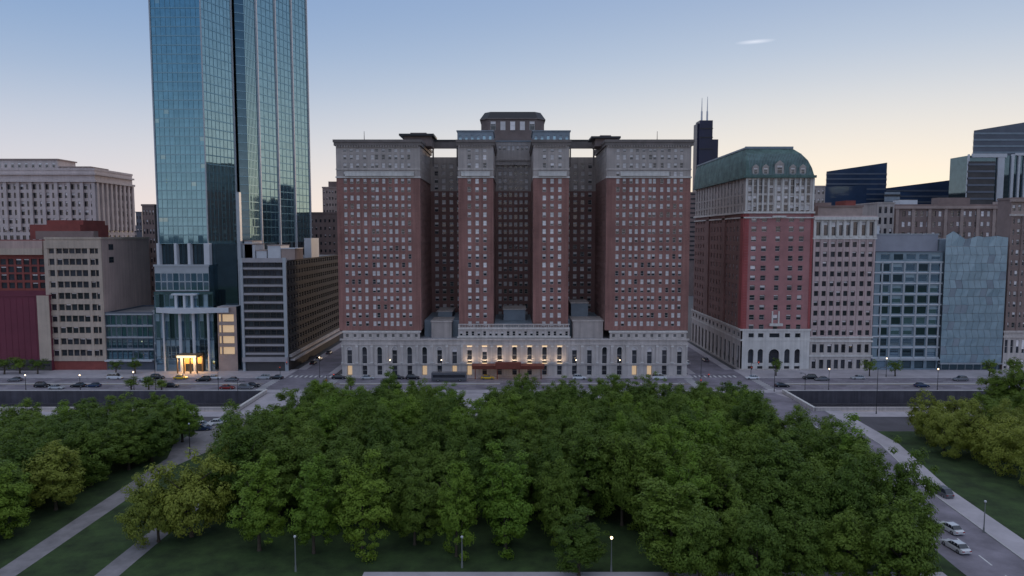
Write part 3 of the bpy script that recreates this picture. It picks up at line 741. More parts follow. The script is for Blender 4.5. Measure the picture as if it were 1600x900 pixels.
# --- far left: pale classical block with pilasters
def ex(B):
    n = 14; L = B.x1-B.x0
    zb = az(360, B.Y)
    for k in range(n+1): piers(B, [B.x0+L*k/n+(.5 if k == 0 else -.5 if k == n else 0)], 1.6, zb, az(285, B.Y), classic, .9, 'pilaster')
    for k in range(9):
        mb = MB(); y = B.Y+1+k*(B.Y1-B.Y-2)/8; mb.box(B.x1+.003, B.x1+.9, y-.8, y+.8, zb, az(285, B.Y), classic); B.part(mb, 'pilaster')
    for z, pr, h in ((az(283, B.Y), 1.5, 1.0), (az(272, B.Y), 1.2, .8)):
        mb = MB(); mb.box(B.x0-pr, B.x1+pr, B.Y-pr, B.Y-.003, z-h/2, z+h/2, classic); mb.box(B.x1+.003, B.x1+pr, B.Y, B.Y1, z-h/2, z+h/2, classic); B.part(mb, 'cornice')
    for (ua, ub, v, y) in ((-60, 100, 250, B.Y+8), (100, 150, 262, B.Y+10)):
        xa, xb = ax(ua, y), ax(ub, y); z = az(v, y); mb = MB(); mb.box(xa, xb, y, y+14, B.z1, z, classic); mb.box(xa-.6, xb+.6, y-.6, y+14.6, z, z+.6, tanst); B.part(mb, 'attic_storey')
        for k in range(int((xb-xa)/3.4)): B.win.append((xa+2+k*3.4, y-.02, (B.z1+z)/2+.3, 1.4, 2.2, 0, ('stone', .3), 0))
tower_block('classical_office_block', 'pale classical block with tall pilasters standing behind the banded building at far left', -120, 156, 335, 33, 266, classic, 28, .56,
            vr(292, 372, 7), .62, K_pl, side='r', sidecols=8, sidewf=.5, ex=ex)
# --- banded beige building, left
BY = 250.0
def ex(B):
    Y = B.Y
    mb = MB(); mb.box(B.x0-.3, B.x1+.25, Y-.45, Y-.003, az(388, Y), az(376, Y), beige); B.part(mb, 'fascia')
    for k in range(10):
        v = 391+17.75*k; mb = MB(); mb.box(ax(77, Y), B.x1+.1, Y-.3, Y-.003, az(v+13.2, Y), az(v+6.5, Y), beige); B.part(mb, 'spandrel')
    for u, w in ((76, 1.4), (90.5, .7), (142.5, .9), (160, 1.2)): piers(B, [ax(u, Y)-.2], w, 5, az(388, Y), beige, .34)
    for u in (100.4, 110.2, 120, 129.8, 150.9): piers(B, [ax(u, Y)], .22, 5, az(388, Y), beige, .1, 'mullion')
    # set-back rust-red bay with glazing, and roof structures
    mb = MB(); mb.box(ax(74, Y+16), ax(150, Y+16), Y+8, Y+26, B.z1, az(351, Y+10), rust); mb.box(ax(84, Y+12), ax(140, Y+12), Y+10, Y+24, az(351, Y+10), az(344, Y+10), rust); mb.box(ax(60, Y+5), ax(150, Y+5), Y+5, Y+8, B.z1, az(361, Y+5), brownst); B.part(mb, 'rooftop_plant_room')
    for (u, v) in ((170, 386), (170, 406)):
        x = ax(160, Y); y = Y+(10 if v else 0)
        B.win.append((B.x1+.02, Y+6, az(v, Y+5), 3.0, 2.2, math.pi/2, ('plain', 0.0), 0))
tower_block('banded_office_building', 'beige office block with dark ribbon windows in white bands and blank pinkish side wall', 74, 161, BY, 33, 374, beige, 0, .5,
            vr(391, 551, 10), .56, (('plain', 0), ('plain', 0), ('plain', .2), ('plain', 0)), sidewall=pinkw, colpx=[83.5, 95.5, 105.3, 115.1, 124.9, 134.7, 146.6, 155.2], colw=1.95, ex=ex, parap=.8, bands=[(4.6, rust), (1e9, beige)])
def ex(B):
    Y = B.Y
    mb = MB(); mb.box(B.x0, B.x1, Y-1.6, Y-.9, az(398, Y), az(388, Y), beige); mb.box(B.x0, B.x1, Y-1.4, Y-.003, az(388, Y), az(376, Y), pinkw); B.part(mb, 'fascia')
    mb = MB(); mb.box(B.x0, B.x1, Y-.6, Y-.003, az(462, Y), az(454, Y), maroon); B.part(mb, 'fascia')
tower_block('red_fronted_building', 'dark red recessed wing with loggia glazing under a beige roof band at far left', -120, 73.5, BY+1.5, 30, 377, rust, 16, .74,
            [409, 421, 433, 446], .7, (('plain', 0), ('plain', 0), ('plain', .2)), ex=ex, parap=.4)
def ex(B):
    mb = MB(); mb.box(B.x1-4.0, B.x1+.3, B.Y-.4, B.Y-.003, 4, B.z1+.3, beige); B.part(mb, 'pier')
    for k in range(18):
        x = B.x0+2+k*(B.x1-B.x0-7)/17; mb = MB(); mb.box(x-.06, x+.06, B.Y-.08, B.Y-.003, 4.4, B.z1-.5, maroon); B.part(mb, 'panel_joint')
tower_block('maroon_annex', 'plain maroon panelled annex with beige corner pier at the far left edge', -120, 74.5, BY-1.5, 2.6, 463, maroon, 12, .7, [571], .2, (('plain', 0),), ex=ex,
            bands=[(4.2, blkslab), (1e9, maroon)], parap=.5)
# --- low blue glass building
def ex(B):
    belts(B, [az(v, B.Y) for v in (491, 509, 527, 546, 562)], mull, .25, .5)
    mb = MB(); mb.box(B.x0, B.x1, B.Y-1.6, B.Y-.3, 3.4, 3.9, concw); B.part(mb, 'awning')
tower_block('low_blue_glass_building', 'low blue glass building in front of the blank pinkish wall', 162, 236, BY+.5, 26, 490, navy2, 9, .9, vr(500, 555, 4), .78, (('curtain', 0), ('blue', 0), ('curtain', .4)), ex=ex, parap=.5)
tower_block('curved_glass_annex', 'pale blue glass stair bay beside the low blue building', 237.5, 249, BY-1, 14, 487, mull, 2, .8, vr(497, 560, 5), .8, (('blue', 0), ('blue', 1.0)), parap=.4)
tower_block('narrow_brown_building', 'narrow brown building squeezed between the pinkish wall and the glass tower', 227, 246, 287, 20, 322, brownst, 4, .5, vr(332, 480, 11), .5, K_pl, parap=.8)
tower_block('far_brick_building', 'distant plain block seen in the gap left of the glass tower', 217, 226, 420, 20, 332, navy2, 2, .5, vr(340, 360, 3), .5, K_pl, parap=.5)

# --- glass skyscraper --------------------------------------------------------
TY = 252.0
GT = Building('glass_skyscraper', (ax(300, TY), TY, 0), 'very tall blue green glass skyscraper with sawtooth right side rising out of frame', 'skyscraper')
GT.wname = 'pane'
zT = 186.0; zB = az(381, TY)
P = [Vector((ax(241, TY, 200), TY)), Vector((ax(319, TY, 200), TY)), Vector((ax(319, TY, 200)+5.6, TY+13.5))]
slot = Vector((P[2].x+.6, P[2].y+1.8))
def zrows(z0, z1, fl, h): 
    out = []; z = z0
    while z+fl <= z1: out.append((z+(fl-h)/2, z+(fl+h)/2)); z += fl
    return out
rT = zrows(zB, zT, 3.25, 2.95)
def tk(i, j, r): return ('curtain', 0.0) if r.random() < .96 else ('curtain', .5)
def tkg(i, j, r): return ('curtaing', 1.0)
def tkd(i, j, r): return ('curtaind', 0.0)
def glassface(a, b, n, kinds, tilt=.004, rr=None):
    L = (b-a).length; bay = L/n
    GT.facade(a, b, zB, zT, [(bay*k+.03, bay*(k+1)-.03) for k in range(n)], rr or rT, tmull, kinds=kinds, depth=.12, name='curtain_wall_frame', tilt=tilt)
glassface(P[0], P[1], 10, tk); glassface(P[1], P[2], 8, tkg)
glassface(slot, slot+Vector((3.0, 1.5)), 1, tkd)
q = slot+Vector((3.0, 1.5)); saw_x = -101.2
Ys = [q.y+.2, 279, 301, 323, 347]
prevb = None
for k in range(4):
    a = Vector((saw_x-7.6, Ys[k]-(0 if k else 3.5))); b = Vector((saw_x, Ys[k+1]-2))
    if k == 0: a = q.copy(); 
    glassface(a, b, 8, tkg, tilt=.003)
    c = Vector((saw_x-7.6, Ys[k+1])) if k < 3 else Vector((saw_x-30, Ys[k+1]+8))
    mb = MB(); mb.quad((b.x,b.y,zB),(c.x,c.y,zB),(c.x,c.y,zT),(b.x,b.y,zT), tower_glass_d); GT.part(mb, 'return_wall')
    mb = MB(); mb.box(b.x-.5, b.x+.45, b.y-.3, b.y+.5, zB-4, zT+.5, concw); GT.part(mb, 'fin')
for (pp, w) in ((P[0], .22), (P[1], .16), (P[2], .25)):
    mb = MB(); mb.box(pp.x-w, pp.x+w, pp.y-.25, pp.y+.25, zB, zT+.5, mull); GT.part(mb, 'corner_mullion')
back = [(P[0].x,TY),(P[1].x,TY),(P[2].x,P[2].y),(q.x,q.y),(saw_x,279),(saw_x,345),(P[0].x,345)]
mb = MB(); mb.poly([(x,y,zT) for x, y in back], roofm); GT.part(mb, 'roof')
mb = MB(); mb.quad((P[0].x,345,0),(P[0].x,TY,0),(P[0].x,TY,zT),(P[0].x,345,zT), tower_glass_d); mb.quad((saw_x-30,352,0),(P[0].x,345,0),(P[0].x,345,zT),(saw_x-30,352,zT), tower_glass_d); GT.part(mb, 'rear_wall')
# core below the tower glass, fins and podium
zF = az(414, TY-1); xa, xb = ax(250, TY), ax(331, TY)
GT.box('recessed_wall', P[0].x+1.5, saw_x-1, TY+1.6, 345, 0, zB, tower_glass_d)
for u, w in ((251, .9), (278, .9), (299, .9), (326.5, 2.0)):
    x = ax(u, TY); GT.box('white_fin', x-w/2, x+w/2, TY-1.0, TY+1.3, zF, az(380, TY), concw)
for k in range(12):
    x = xa+1.2+k*(xb-xa-3)/11
    GT.win.append((x, TY+1.55, (zF+zB)/2, (xb-xa-3)/11-.15, zB-zF-.6, 0.0, ('curtaind', 0.0), 0.003))
# podium glass block
PO = TY-2.2
GT.facade((xa-.6,PO), (xb,PO), az(455, PO), zF, even(9, xb-xa+.6, (xb-xa)/9-.14), zrows(az(455, PO)+.3, zF-.5, 3.2, 2.95), mull, kinds=(('blue', 0), ('blue', 0), ('curtain', 0)), depth=.12, name='podium_wall', tilt=.004)
mb = MB(); mb.quad((xb,PO,0),(xb,TY+12,0),(xb,TY+12,zF),(xb,PO,zF), pod_glass); mb.quad((xa-.6,TY+12,0),(xa-.6,PO,0),(xa-.6,PO,zF),(xa-.6,TY+12,zF), pod_glass)
mb.quad((xa-.6,PO,zF-.01),(xb,PO,zF-.01),(xb,TY+12,zF-.01),(xa-.6,TY+12,zF-.01), roofl); GT.part(mb, 'podium_side')
mb = MB(); mb.box(xa-.9, xb+.3, PO-.3, PO-.003, zF-.5, zF+.25, mull); GT.part(mb, 'belt_course')
# right part of the podium, darker, between fins and the neighbouring hotel
xr = ax(377, TY+3)
GT.facade((xb+.05,TY+3), (xr,TY+3), 0, az(412, TY+3), even(7, xr-xb, (xr-xb)/7-.2), zrows(4.5, az(412, TY+3)-.3, 3.6, 3.2), navy2, kinds=(('curtaind', 0), ('blue', 0), ('curtaind', 0)), depth=.15, name='podium_wall')
mb = MB(); mb.quad((xb+.05,TY+3,az(412,TY+3)),(xr,TY+3,az(412,TY+3)),(xr,TY+20,az(412,TY+3)),(xb+.05,TY+20,az(412,TY+3)), roofl)
mb.box(xb, xr+.2, TY+2.6, TY+3-.003, az(412, TY+3)-.3, az(412, TY+3)+.2, mull); GT.part(mb, 'podium_roof')
x = ax(376, TY+1); GT.box('grey_fin', x-.6, x+.6, TY+.6, TY+2.5, 0, az(300, TY), mull)
# middle white columned storey, curved canopy, tall lobby
MY = TY-4
zc0, zc1 = az(488, MY), az(483, MY)
GT.facade((xa-.3,MY), (ax(332, MY),MY), 0, az(456, MY), even(12, ax(332, MY)-xa+.3, 1.55), [(4.6, 11.6), (12.2, zc0-.6), (zc1+.5, az(460, MY))], pod_glass,
          kinds=(('blue', 0), ('blue', .3), ('curtaind', 0), ('blue', 1.0)), depth=.35, name='lobby_wall')
for u, w, z0, z1 in ((276, 1.0, zc1, az(459, MY)), (289, .9, zc1, az(459, MY)), (301, 1.0, zc1, az(459, MY)), (281, 1.1, .1, zc0), (302, 1.1, .1, zc0), (255, .7, .1, zc0), (325, .8, .1, zc0)):
    x = ax(u, MY); mb = MB(); mb.tube((x,MY-.9,z0),(x,MY-.9,z1), w/2, w/2, concw, 12); GT.part(mb, 'column')
GT.box('white_lintel', ax(270, MY), ax(308, MY), MY-1.5, MY-.003, az(461, MY), az(458.5, MY), concw)
mb = MB(); n = 18; x0_, x1_ = ax(245, MY), ax(358, MY); pts = []
for k in range(n+1):
    t = k/n; x = x0_+(x1_-x0_)*t; pts.append((x, MY-1.2-3.2*math.sin(math.pi*min(1, t*1.15))**1.0 if t < .87 else MY-1.2))
for k in range(n):
    a, b = pts[k], pts[k+1]
    mb.quad((a[0],a[1],zc0),(b[0],b[1],zc0),(b[0],b[1],zc1+.6),(a[0],a[1],zc1+.6), concw); mb.quad((a[0],a[1],zc1+.6),(b[0],b[1],zc1+.6),(b[0],MY,zc1+.6),(a[0],MY,zc1+.6), concw); mb.quad((b[0],b[1],zc0),(a[0],a[1],zc0),(a[0],MY,zc0),(b[0],MY,zc0), concw)
GT.part(mb, 'curved_canopy')
# lit entrance
gx0, gx1 = ax(274, MY-3), ax(309, MY-3)
bronze = mat('bronze_cladding', (.22, .13, .06), .5, .2, .5)
mb = MB(); mb.box(gx0, gx1, MY-5, MY-.4, 6.0, 6.9, bronze); mb.box(gx0, gx0+.35, MY-1.2, MY-.4, .1, 6.0, bronze); mb.box(gx1-.35, gx1, MY-1.2, MY-.4, .1, 6.0, bronze); mb.box(gx0+.35, gx1-.35, MY-.8, MY-.45, .1, 6.0, gold); GT.part(mb, 'entrance_porch')
for k in range(4): GT.box('porch_post', gx0+.3+k*(gx1-gx0-1.0)/3, gx0+.7+k*(gx1-gx0-1.0)/3, MY-4.9, MY-4.5, .1, 6.0, bronze)
for k in range(3): GT.box('entrance_door', gx0+1.6+k*2.1, gx0+3.3+k*2.1, MY-.9, MY-.803, .1, 3.0, glass)
for k in range(4):
    x = gx0+1.4+(gx1-gx0-2.8)*k/3; GT.box('entrance_light', x-.55, x+.55, MY-3.4, MY-2.0, 5.9, 5.98, warm)
GT.box('entrance_sign_light', gx0+.6, gx1-.6, MY-5.25, MY-5.003, 5.9, 6.7, warm_soft2 := mat('bright_soffit', (0.8,0.7,0.5), .5, .1, .5, emit=(1.0,.78,.45), estr=.8))
for k in range(3):
    ld = bpy.data.lights.new('entrance_lamp', 'POINT'); ld.energy = 200; ld.color = (1.0, .66, .30); ld.shadow_soft_size = .4
    lo = bpy.data.objects.new('entrance_lamp', ld); C.objects.link(lo); lo.parent = GT.root; lo.location = Vector(((gx0+gx1)/2+(k-1)*2.6, MY-3.0, 4.6))-GT.loc
# warm lit stack of floors right of the lobby
wx0, wx1 = ax(338, MY), ax(368, MY)
GT.facade((wx0,MY), (wx1,MY), 0, az(479, MY), [(.3,1.3),(1.6,6.0)], [(az(v+6, MY), az(v-6, MY)) for v in (548, 531, 514, 497)], tanst, kinds=(('warm', 1.0),), depth=.5, name='lit_stair_wall')
mb = MB(); mb.quad((wx1,MY,0),(wx1,TY+3,0),(wx1,TY+3,az(479,MY)),(wx1,MY,az(479,MY)), pod_glass); mb.quad((wx0,MY,az(479,MY)),(wx1,MY,az(479,MY)),(wx1,TY+3,az(479,MY)),(wx0,TY+3,az(479,MY)), roofl); GT.part(mb, 'stair_side')
GT.finish(300, 3.0)

# --- dark horizontally banded hotel with receding side
def ex(B):
    Y = B.Y
    for k in range(11):
        z = az(419.5+13.3*k, Y); mb = MB(); mb.box(B.x0+.6, B.x1-.8, Y-.35, Y-.003, z-.35, z+.35, bandm); B.part(mb, 'floor_band')
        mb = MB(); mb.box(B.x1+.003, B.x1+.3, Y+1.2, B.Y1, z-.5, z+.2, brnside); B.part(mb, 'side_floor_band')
    for x, w in ((B.x0+.4, .9), (B.x1-.55, 1.2)): piers(B, [x], w, 0, B.z1+1.0, mull, .6)
    mb = MB(); mb.box(B.x0, B.x1+.3, Y-.55, Y-.003, B.z1-.7, B.z1+.9, bandm); B.part(mb, 'fascia')
    mb = MB(); mb.box(B.x0, B.x1, Y-1.2, Y-.003, az(562, Y)-.6, az(562, Y)+1.0, bandm); mb.box(B.x1+.003, B.x1+.9, Y+1, B.Y1, az(556, Y)-.7, az(556, Y)+.4, stone); mb.box(B.x1+.003, B.x1+1.6, Y+2, B.Y1, 3.6, 4.3, stone); B.part(mb, 'canopy_band')
    for (ua, ub, va, vb, m) in ((380, 400, 405, 382, concw), (402, 418, 405, 392, concw), (420, 440, 405, 384, concw), (441, 462, 405, 389, tanst), (384, 396, 382, 377, concw)):
        y = Y+9; mb = MB(); mb.box(ax(ua, y), ax(ub, y), y, y+10, B.z1, az(vb, y), m); mb.box(ax(ua, y)-.2, ax(ub, y)+.2, y-.2, y+10.2, az(vb, y), az(vb, y)+.3, concw if m is tanst else tanst); B.part(mb, 'rooftop_unit')
    x = ax(488, 275); mb = MB(); mb.box(ax(478, 280), ax(489, 280), 279, 290, B.z1, az(372, 280), concw); B.part(mb, 'rooftop_unit')
tower_block('banded_hotel', 'dark low hotel with thin grey floor bands and long receding side facing the brick hotel', 377, 448, 248, 74, 407, blkslab, 8, .95,
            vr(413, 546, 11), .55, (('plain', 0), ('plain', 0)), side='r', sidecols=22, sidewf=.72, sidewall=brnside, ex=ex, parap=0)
tower_block('purple_grey_building', 'dull mauve building behind the banded hotel left of the brick hotel', 486, 534, 345, 30, 334, brownst, 7, .4, vr(345, 392, 5), .4, K_pl, parap=.8, sidewall=pinkw)
def ex(B):
    mb = MB(); mb.box(B.x0+3, B.x1, B.Y+2, B.Y+12, B.z1, B.z1+4, brownst); B.part(mb, 'roof_storey')
tower_block('stepped_brown_building', 'brown stepped tower top peeping out left of the brick hotel', 507, 534, 400, 25, 294, tanst, 6, .4, vr(300, 330, 4), .4, K_pl, ex=ex, parap=.8)

# --- BLACKSTONE-like hotel with green mansard --------------------------------
KY = 250.0
kx0, kx1, kd = ax(1161, KY), ax(1267, KY), 68.0
KB = Building('mansard_hotel', ((kx0+kx1)/2, KY, 0), 'red brick hotel with green copper mansard roof and ornate pale upper floors', 'hotel')
zk = lambda v: az(v, KY)
rk_up = [(zk(v)-1.35, zk(v)+1.35) for v in (326, 311, 296.5, 284)]
rk = rows_of([zk(373.5+15.33*k-31) for k in range(12)], 1.95)
rowsK = sorted(rk + rk_up)
kcols = [(ax(u, KY)-kx0-w/2, ax(u, KY)-kx0+w/2) for u, w in ((1175.6, 1.9), (1191.5, 1.9), (1213, 1.7), (1233.5, 1.8), (1249.5, 1.8))]
kcols2 = [(ax(u, KY)-kx0-.7, ax(u, KY)-kx0+.7) for u in (1168, 1175.6, 1184, 1191.5, 1201, 1213, 1224, 1233.5, 1241, 1249.5, 1258)]
zs1, ze = zk(332), zk(276)
def kk(i, j, r): return ('hotel', r.choice((0, 0, .2, .4, .7)))
KB.facade((kx0,KY), (kx1,KY), zk(515), zs1, kcols, rk, redgrey, kinds=kk)
KB.facade((kx0,KY), (kx1,KY), zs1, ze, kcols2, rk_up, stone, kinds=kk)
for u, w in ((1163.5, 5.0), (1265.5, 2.6)):
    x = ax(u, KY); w_ = w*.234*1.5
    mb = MB(); z = zk(515)
    while z < zs1-.6: mb.box(max(kx0-.12, x-w_/2), min(kx1+.12, x+w_/2), KY-.14, KY-.003, z, z+.95, red); z += 1.02
    KB.part(mb, 'brick_quoin')['kind'] = 'stuff'
scols = [(2+i*4.1, 3.5+i*4.1) for i in range(16)]
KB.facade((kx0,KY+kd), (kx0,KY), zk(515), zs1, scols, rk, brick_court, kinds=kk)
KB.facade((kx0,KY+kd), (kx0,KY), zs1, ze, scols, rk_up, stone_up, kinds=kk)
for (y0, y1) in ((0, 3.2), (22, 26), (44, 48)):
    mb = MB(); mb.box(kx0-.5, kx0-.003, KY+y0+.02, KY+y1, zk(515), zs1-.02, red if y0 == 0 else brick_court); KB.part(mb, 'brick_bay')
# base
bkx = [(ax(u, KY)-kx0-w/2, ax(u, KY)-kx0+w/2) for u, w in ((1175, 2.0), (1190, 2.0), (1211.5, 3.8), (1232, 2.0), (1248, 2.0))]
brK = [(.3, zk(571.5)), (zk(567), zk(545)), (zk(527), zk(520.5))]
KB.facade((kx0,KY-.6), (kx1,KY-.6), 0, zk(515), bkx, brK, stone_w, kinds=(('plain', 0),), depth=.6)
KB.facade((kx0-.6,KY+kd), (kx0-.6,KY-.6), 0, zk(515), even(13, kd+.6, 2.3), [(.3, 3.2), (zk(567), zk(541)), (zk(527), zk(520.5))], stone, kinds=(('plain', 0),), depth=.5)
mb = MB(); mb.quad((kx0-.6,KY-.6,zk(515)-.01),(kx0,KY,zk(515)-.01),(kx0,KY+kd,zk(515)-.01),(kx0-.6,KY+kd,zk(515)-.01), stone); mb.quad((kx0-.6,KY-.6,zk(515)-.012),(kx1,KY-.6,zk(515)-.012),(kx1,KY,zk(515)-.012),(kx0,KY,zk(515)-.012), stone); KB.part(mb, 'ledge')
am2 = arch_mesh(2.0, 1, stone_w); am3 = arch_mesh(3.8, 1, stone_w)
for (a, b) in bkx:
    o = bpy.data.objects.new('arch', am3 if b-a > 3 else am2); C.objects.link(o); o.parent = KB.root; o.location = (kx0+(a+b)/2-KB.loc.x, -.602, brK[1][1])
for z, pr, h, m in ((zk(515), .9, .7, stone_w), (zk(531), .7, .6, stone_w), (zs1, .8, .7, stone_w), (zk(340), .5, .5, stone_w), (ze, 1.1, .9, cop), (.35, .85, .7, stone)):
    mb = MB(); mb.box(kx0-pr, kx1+.3, KY-pr, KY-(.603 if z < zk(510) else .003), z-h/2, z+h/2, m); mb.box(kx0-pr, kx0-(.603 if z < zk(510) else .003), KY, KY+kd, z-h/2, z+h/2, m); KB.part(mb, 'cornice')
for (a, b) in kcols:    # window surrounds on the ornate floors: tall pale strips
    pass
for k in range(12):
    x = (kx0+.3, *[ax(q, KY) for q in (1171.8, 1179.8, 1187.8, 1196.2, 1207, 1218.5, 1228.7, 1237.2, 1245.2, 1253.7)], kx1-.3)[k]; mb = MB(); mb.box(x-.3, x+.3, KY-.3, KY-.003, zs1+.6, ze-.6, stone_w); KB.part(mb, 'pilaster')
# balcony at mid front, pale surround
x = ax(1213, KY)
for v0, v1 in ((509, 505), (340, 337)):
    mb = MB(); mb.box(x-2.4, x+2.4, KY-1.2, KY-.303, zk(v0), zk(v1), stone_w); KB.part(mb, 'balcony')
for u0 in (1208, 1218):
    mb = MB(); mb.box(ax(u0, KY)-.25, ax(u0, KY)+.25, KY-.25, KY-.003, zk(505), zk(486), stone_w); KB.part(mb, 'window_surround')
# mansard: curved copper slopes with standing seams and dormers
zr = zk(229); prof = [(0, 0), (.7, 3.2), (1.7, 6.0), (3.4, 8.6), (5.6, zr-ze)]
y1m = KY+kd+4
for k in range(len(prof)-1):
    (i0, h0), (i1, h1) = prof[k], prof[k+1]
    mb = MB()
    A = [(kx0+i0*.3,KY+i0),(kx1-i0*1.1,KY+i0),(kx1-i0*1.1,y1m),(kx0+i0*.3,y1m)]; Bq = [(kx0+i1*.3,KY+i1),(kx1-i1*1.1,KY+i1),(kx1-i1*1.1,y1m),(kx0+i1*.3,y1m)]
    mb.frustum(A, ze+h0, Bq, ze+h1, cop, cap=(k == len(prof)-2))
    KB.part(mb, 'mansard_roof')
i1 = prof[-1][0]
mb = MB(); mb.box(kx0+i1*.3-.3, kx1-i1*1.1+.3, KY+i1-.3, KY+i1+.5, zr-.1, zr+.7, slate); mb.box(kx0+i1*.3-.3, kx0+i1*.3+.5, KY+i1+.51, y1m, zr-.1, zr+.5, slate); KB.part(mb, 'roof_ridge')
mb = MB()
for k in range(40):
    x = kx0+1.5+k*(kx1-kx0-3)/39
    for j in range(3):
        (i0, h0), (i1_, h1) = prof[j], prof[j+1]
        if x < kx0+i1_*.3 or x > kx1-i1_: continue
        mb.quad((x,KY+i0-.08,ze+h0),(x+.1,KY+i0-.08,ze+h0),(x+.1,KY+i1_-.08,ze+h1),(x,KY+i1_-.08,ze+h1), slate)
tag(KB.part(mb, 'roof_seams'), kind='stuff')
def dormer(B, x, y, z, w, h, dpt, m, face='f'):
    mb = MB()
    if face == 'f':
        mb.box(x-w/2, x+w/2, y, y+dpt, z, z+h, m); 
        mb.poly([(x-w/2-.15,y-.1,z+h),(x+w/2+.15,y-.1,z+h),(x,y-.1,z+h+w*.45)], m)
        mb.quad((x-w/2-.15,y-.1,z+h),(x,y-.1,z+h+w*.45),(x,y+dpt,z+h+w*.45),(x-w/2-.15,y+dpt,z+h), cop); mb.quad((x,y-.1,z+h+w*.45),(x+w/2+.15,y-.1,z+h),(x+w/2+.15,y+dpt,z+h),(x,y+dpt,z+h+w*.45), cop)
        B.win.append((x, y-.02, z+h*.5, w*.6, h*.75, 0.0, ('stone', .2), 0))
    else:
        mb.box(x, x+dpt, y-w/2, y+w/2, z, z+h, m); mb.box(x-.1, x+dpt, y-w/2-.15, y+w/2+.15, z+h, z+h+.35, cop)
        B.win.append((x-.02, y, z+h*.5, w*.6, h*.75, -math.pi/2, ('stone', .2), 0))
    B.part(mb, 'dormer')
for k, u in enumerate((1176, 1191.5, 1213, 1233.5, 1249)):
    dormer(KB, ax(u, KY), KY+.25, ze+.5, 2.3 if k != 2 else 3.2, 3.0 if k != 2 else 4.0, 3, stone_up)
for k in range(9): dormer(KB, kx0+.3, KY+7+k*6.6, ze+.5, 2.2, 2.8, 3, stone_up, 's')
for k in (0, 2): dormer(KB, ax((1184, 0, 1224)[k], KY), KY+3.1, ze+5.6, 1.5, 1.5, 3, cop)
mb = MB(); mb.quad((kx1,KY,zk(515)),(kx1,KY+kd,zk(515)),(kx1,KY+kd,ze),(kx1,KY,ze), pinkw); mb.quad((kx1,KY+kd,0),(kx0,KY+kd,0),(kx0,KY+kd,ze),(kx1,KY+kd,ze), brick_court); mb.quad((kx1,KY-.6,0),(kx1,KY+kd,0),(kx1,KY+kd,zk(515)),(kx1,KY-.6,zk(515)), stone); KB.part(mb, 'side_wall')
KB.finish(300)

# --- pink stone building right of it
def ex(B):
    belts(B, [az(v, B.Y) for v in (372.5, 527, 533, 556)], stone_w, .4, .6)
    for u in (1269.6, 1281, 1293.5, 1305, 1316, 1326.5, 1340, 1352, 1363.5): piers(B, [ax(u, B.Y)], .55, az(527, B.Y), az(372, B.Y), pinkst, .28)
    for u in (1269.6, 1281, 1293.5, 1305, 1316, 1326.5, 1340, 1352, 1363.5): piers(B, [ax(u, B.Y)], .9, az(371, B.Y), B.z1-.4, stone_w, .45, 'white_pilaster')
    mb = MB(); mb.box(B.x0-.2, B.x1+.3, B.Y-1.0, B.Y-.003, B.z1-.6, B.z1+.5, stone_w); B.part(mb, 'cornice')
    y = B.Y+6; mb = MB(); mb.box(ax(1274, y), ax(1343, y), y, y+20, B.z1, az(322, y), tanst); mb.box(ax(1276, y)-.3, ax(1300, y), y+3, y+16, az(322, y), az(316, y), brownst); mb.box(ax(1273, y), ax(1344, y), y-.4, y-.003, az(323.5, y), az(321, y), brownst); mb.box(ax(1320, y), ax(1336, y), y+2, y+10, az(322, y), az(313, y), rust); B.part(mb, 'rooftop_plant_room')
Y_ = 250.0
pr_rows = lambda Y: sorted([(az(v, Y)-.95, az(v, Y)+.95) for v in vr(382, 520, 10)] + [(az(368, Y), az(347, Y)), (az(551, Y), az(538, Y)), (.6, az(562, Y))])
tower_block('pink_stone_building', 'pale pink stone office building with tall white arcaded top floor beside the mansard hotel', 1268.4, 1365, Y_, 40, 341, pinkst, 0, .5, pr_rows, .55, (('plain', 0), ('plain', 0), ('plain', .35), ('plain', .2), ('plain', 0)),
            colpx=[1275.5, 1287.3, 1299.5, 1310.5, 1321.3, 1333, 1346, 1358], colw=1.55, ex=ex, sidewall=tanst, bands=[(az(529, Y_), stone), (az(372, Y_), pinkst), (1e9, stone_w)], parap=.9, d=.4)
# --- blue-grey gridded glass building
def ex(B):
    Y = B.Y
    for k in range(10): belts(B, [az(409.5+16.6*k, Y)], concw, .3, .45, 'floor_band')
    for u in (1377, 1392, 1411.5, 1431.5, 1451, 1468): piers(B, [ax(u, Y)], .55, az(560, Y), az(409, Y), mull, .36, 'mullion')
    mb = MB(); mb.box(B.x0, B.x1, Y+3.2, Y+12, B.z1, az(366.5, Y+3), concw2 := mat('grey_louvre', (.34,.35,.41), .7, .08, .3)); mb.box(B.x0-.2, B.x1+.2, Y+3.0, Y+12.2, az(366.5, Y+3), az(365, Y+3), mull); B.part(mb, 'roof_storey')
    mb = MB(); mb.box(ax(1368, Y), ax(1384, Y), Y+6, Y+16, az(366, Y), az(352, Y), concw); B.part(mb, 'rooftop_unit')
    mb = MB(); mb.box(B.x0, B.x1, Y-1.4, Y-.4, az(561, Y)-.3, az(561, Y)+.3, mull); B.part(mb, 'awning')
gr_rows = lambda Y: sorted([(az(v, Y)-1.3, az(v, Y)+1.3) for v in vr(418, 551, 9)] + [(az(406, Y), az(397, Y)), (.6, az(563, Y))])
tower_block('gridded_glass_building', 'blue grey glass office building with pale window grid and plain louvred top storey', 1366, 1470.5, Y_+.5, 34, 394, navy2, 0, .5, gr_rows, .7, (('blue', 0), ('curtaind', 0), ('curtaind', 0), ('blue', .4), ('curtaind', 0)),
            colpx=[1381.5, 1401.8, 1421.5, 1441.3, 1460.5], colw=3.4, ex=ex, parap=.4, bands=[(1e9, mat('blue_grey_spandrel', (.22,.30,.36), .4, .15, .3, metal=.2))])

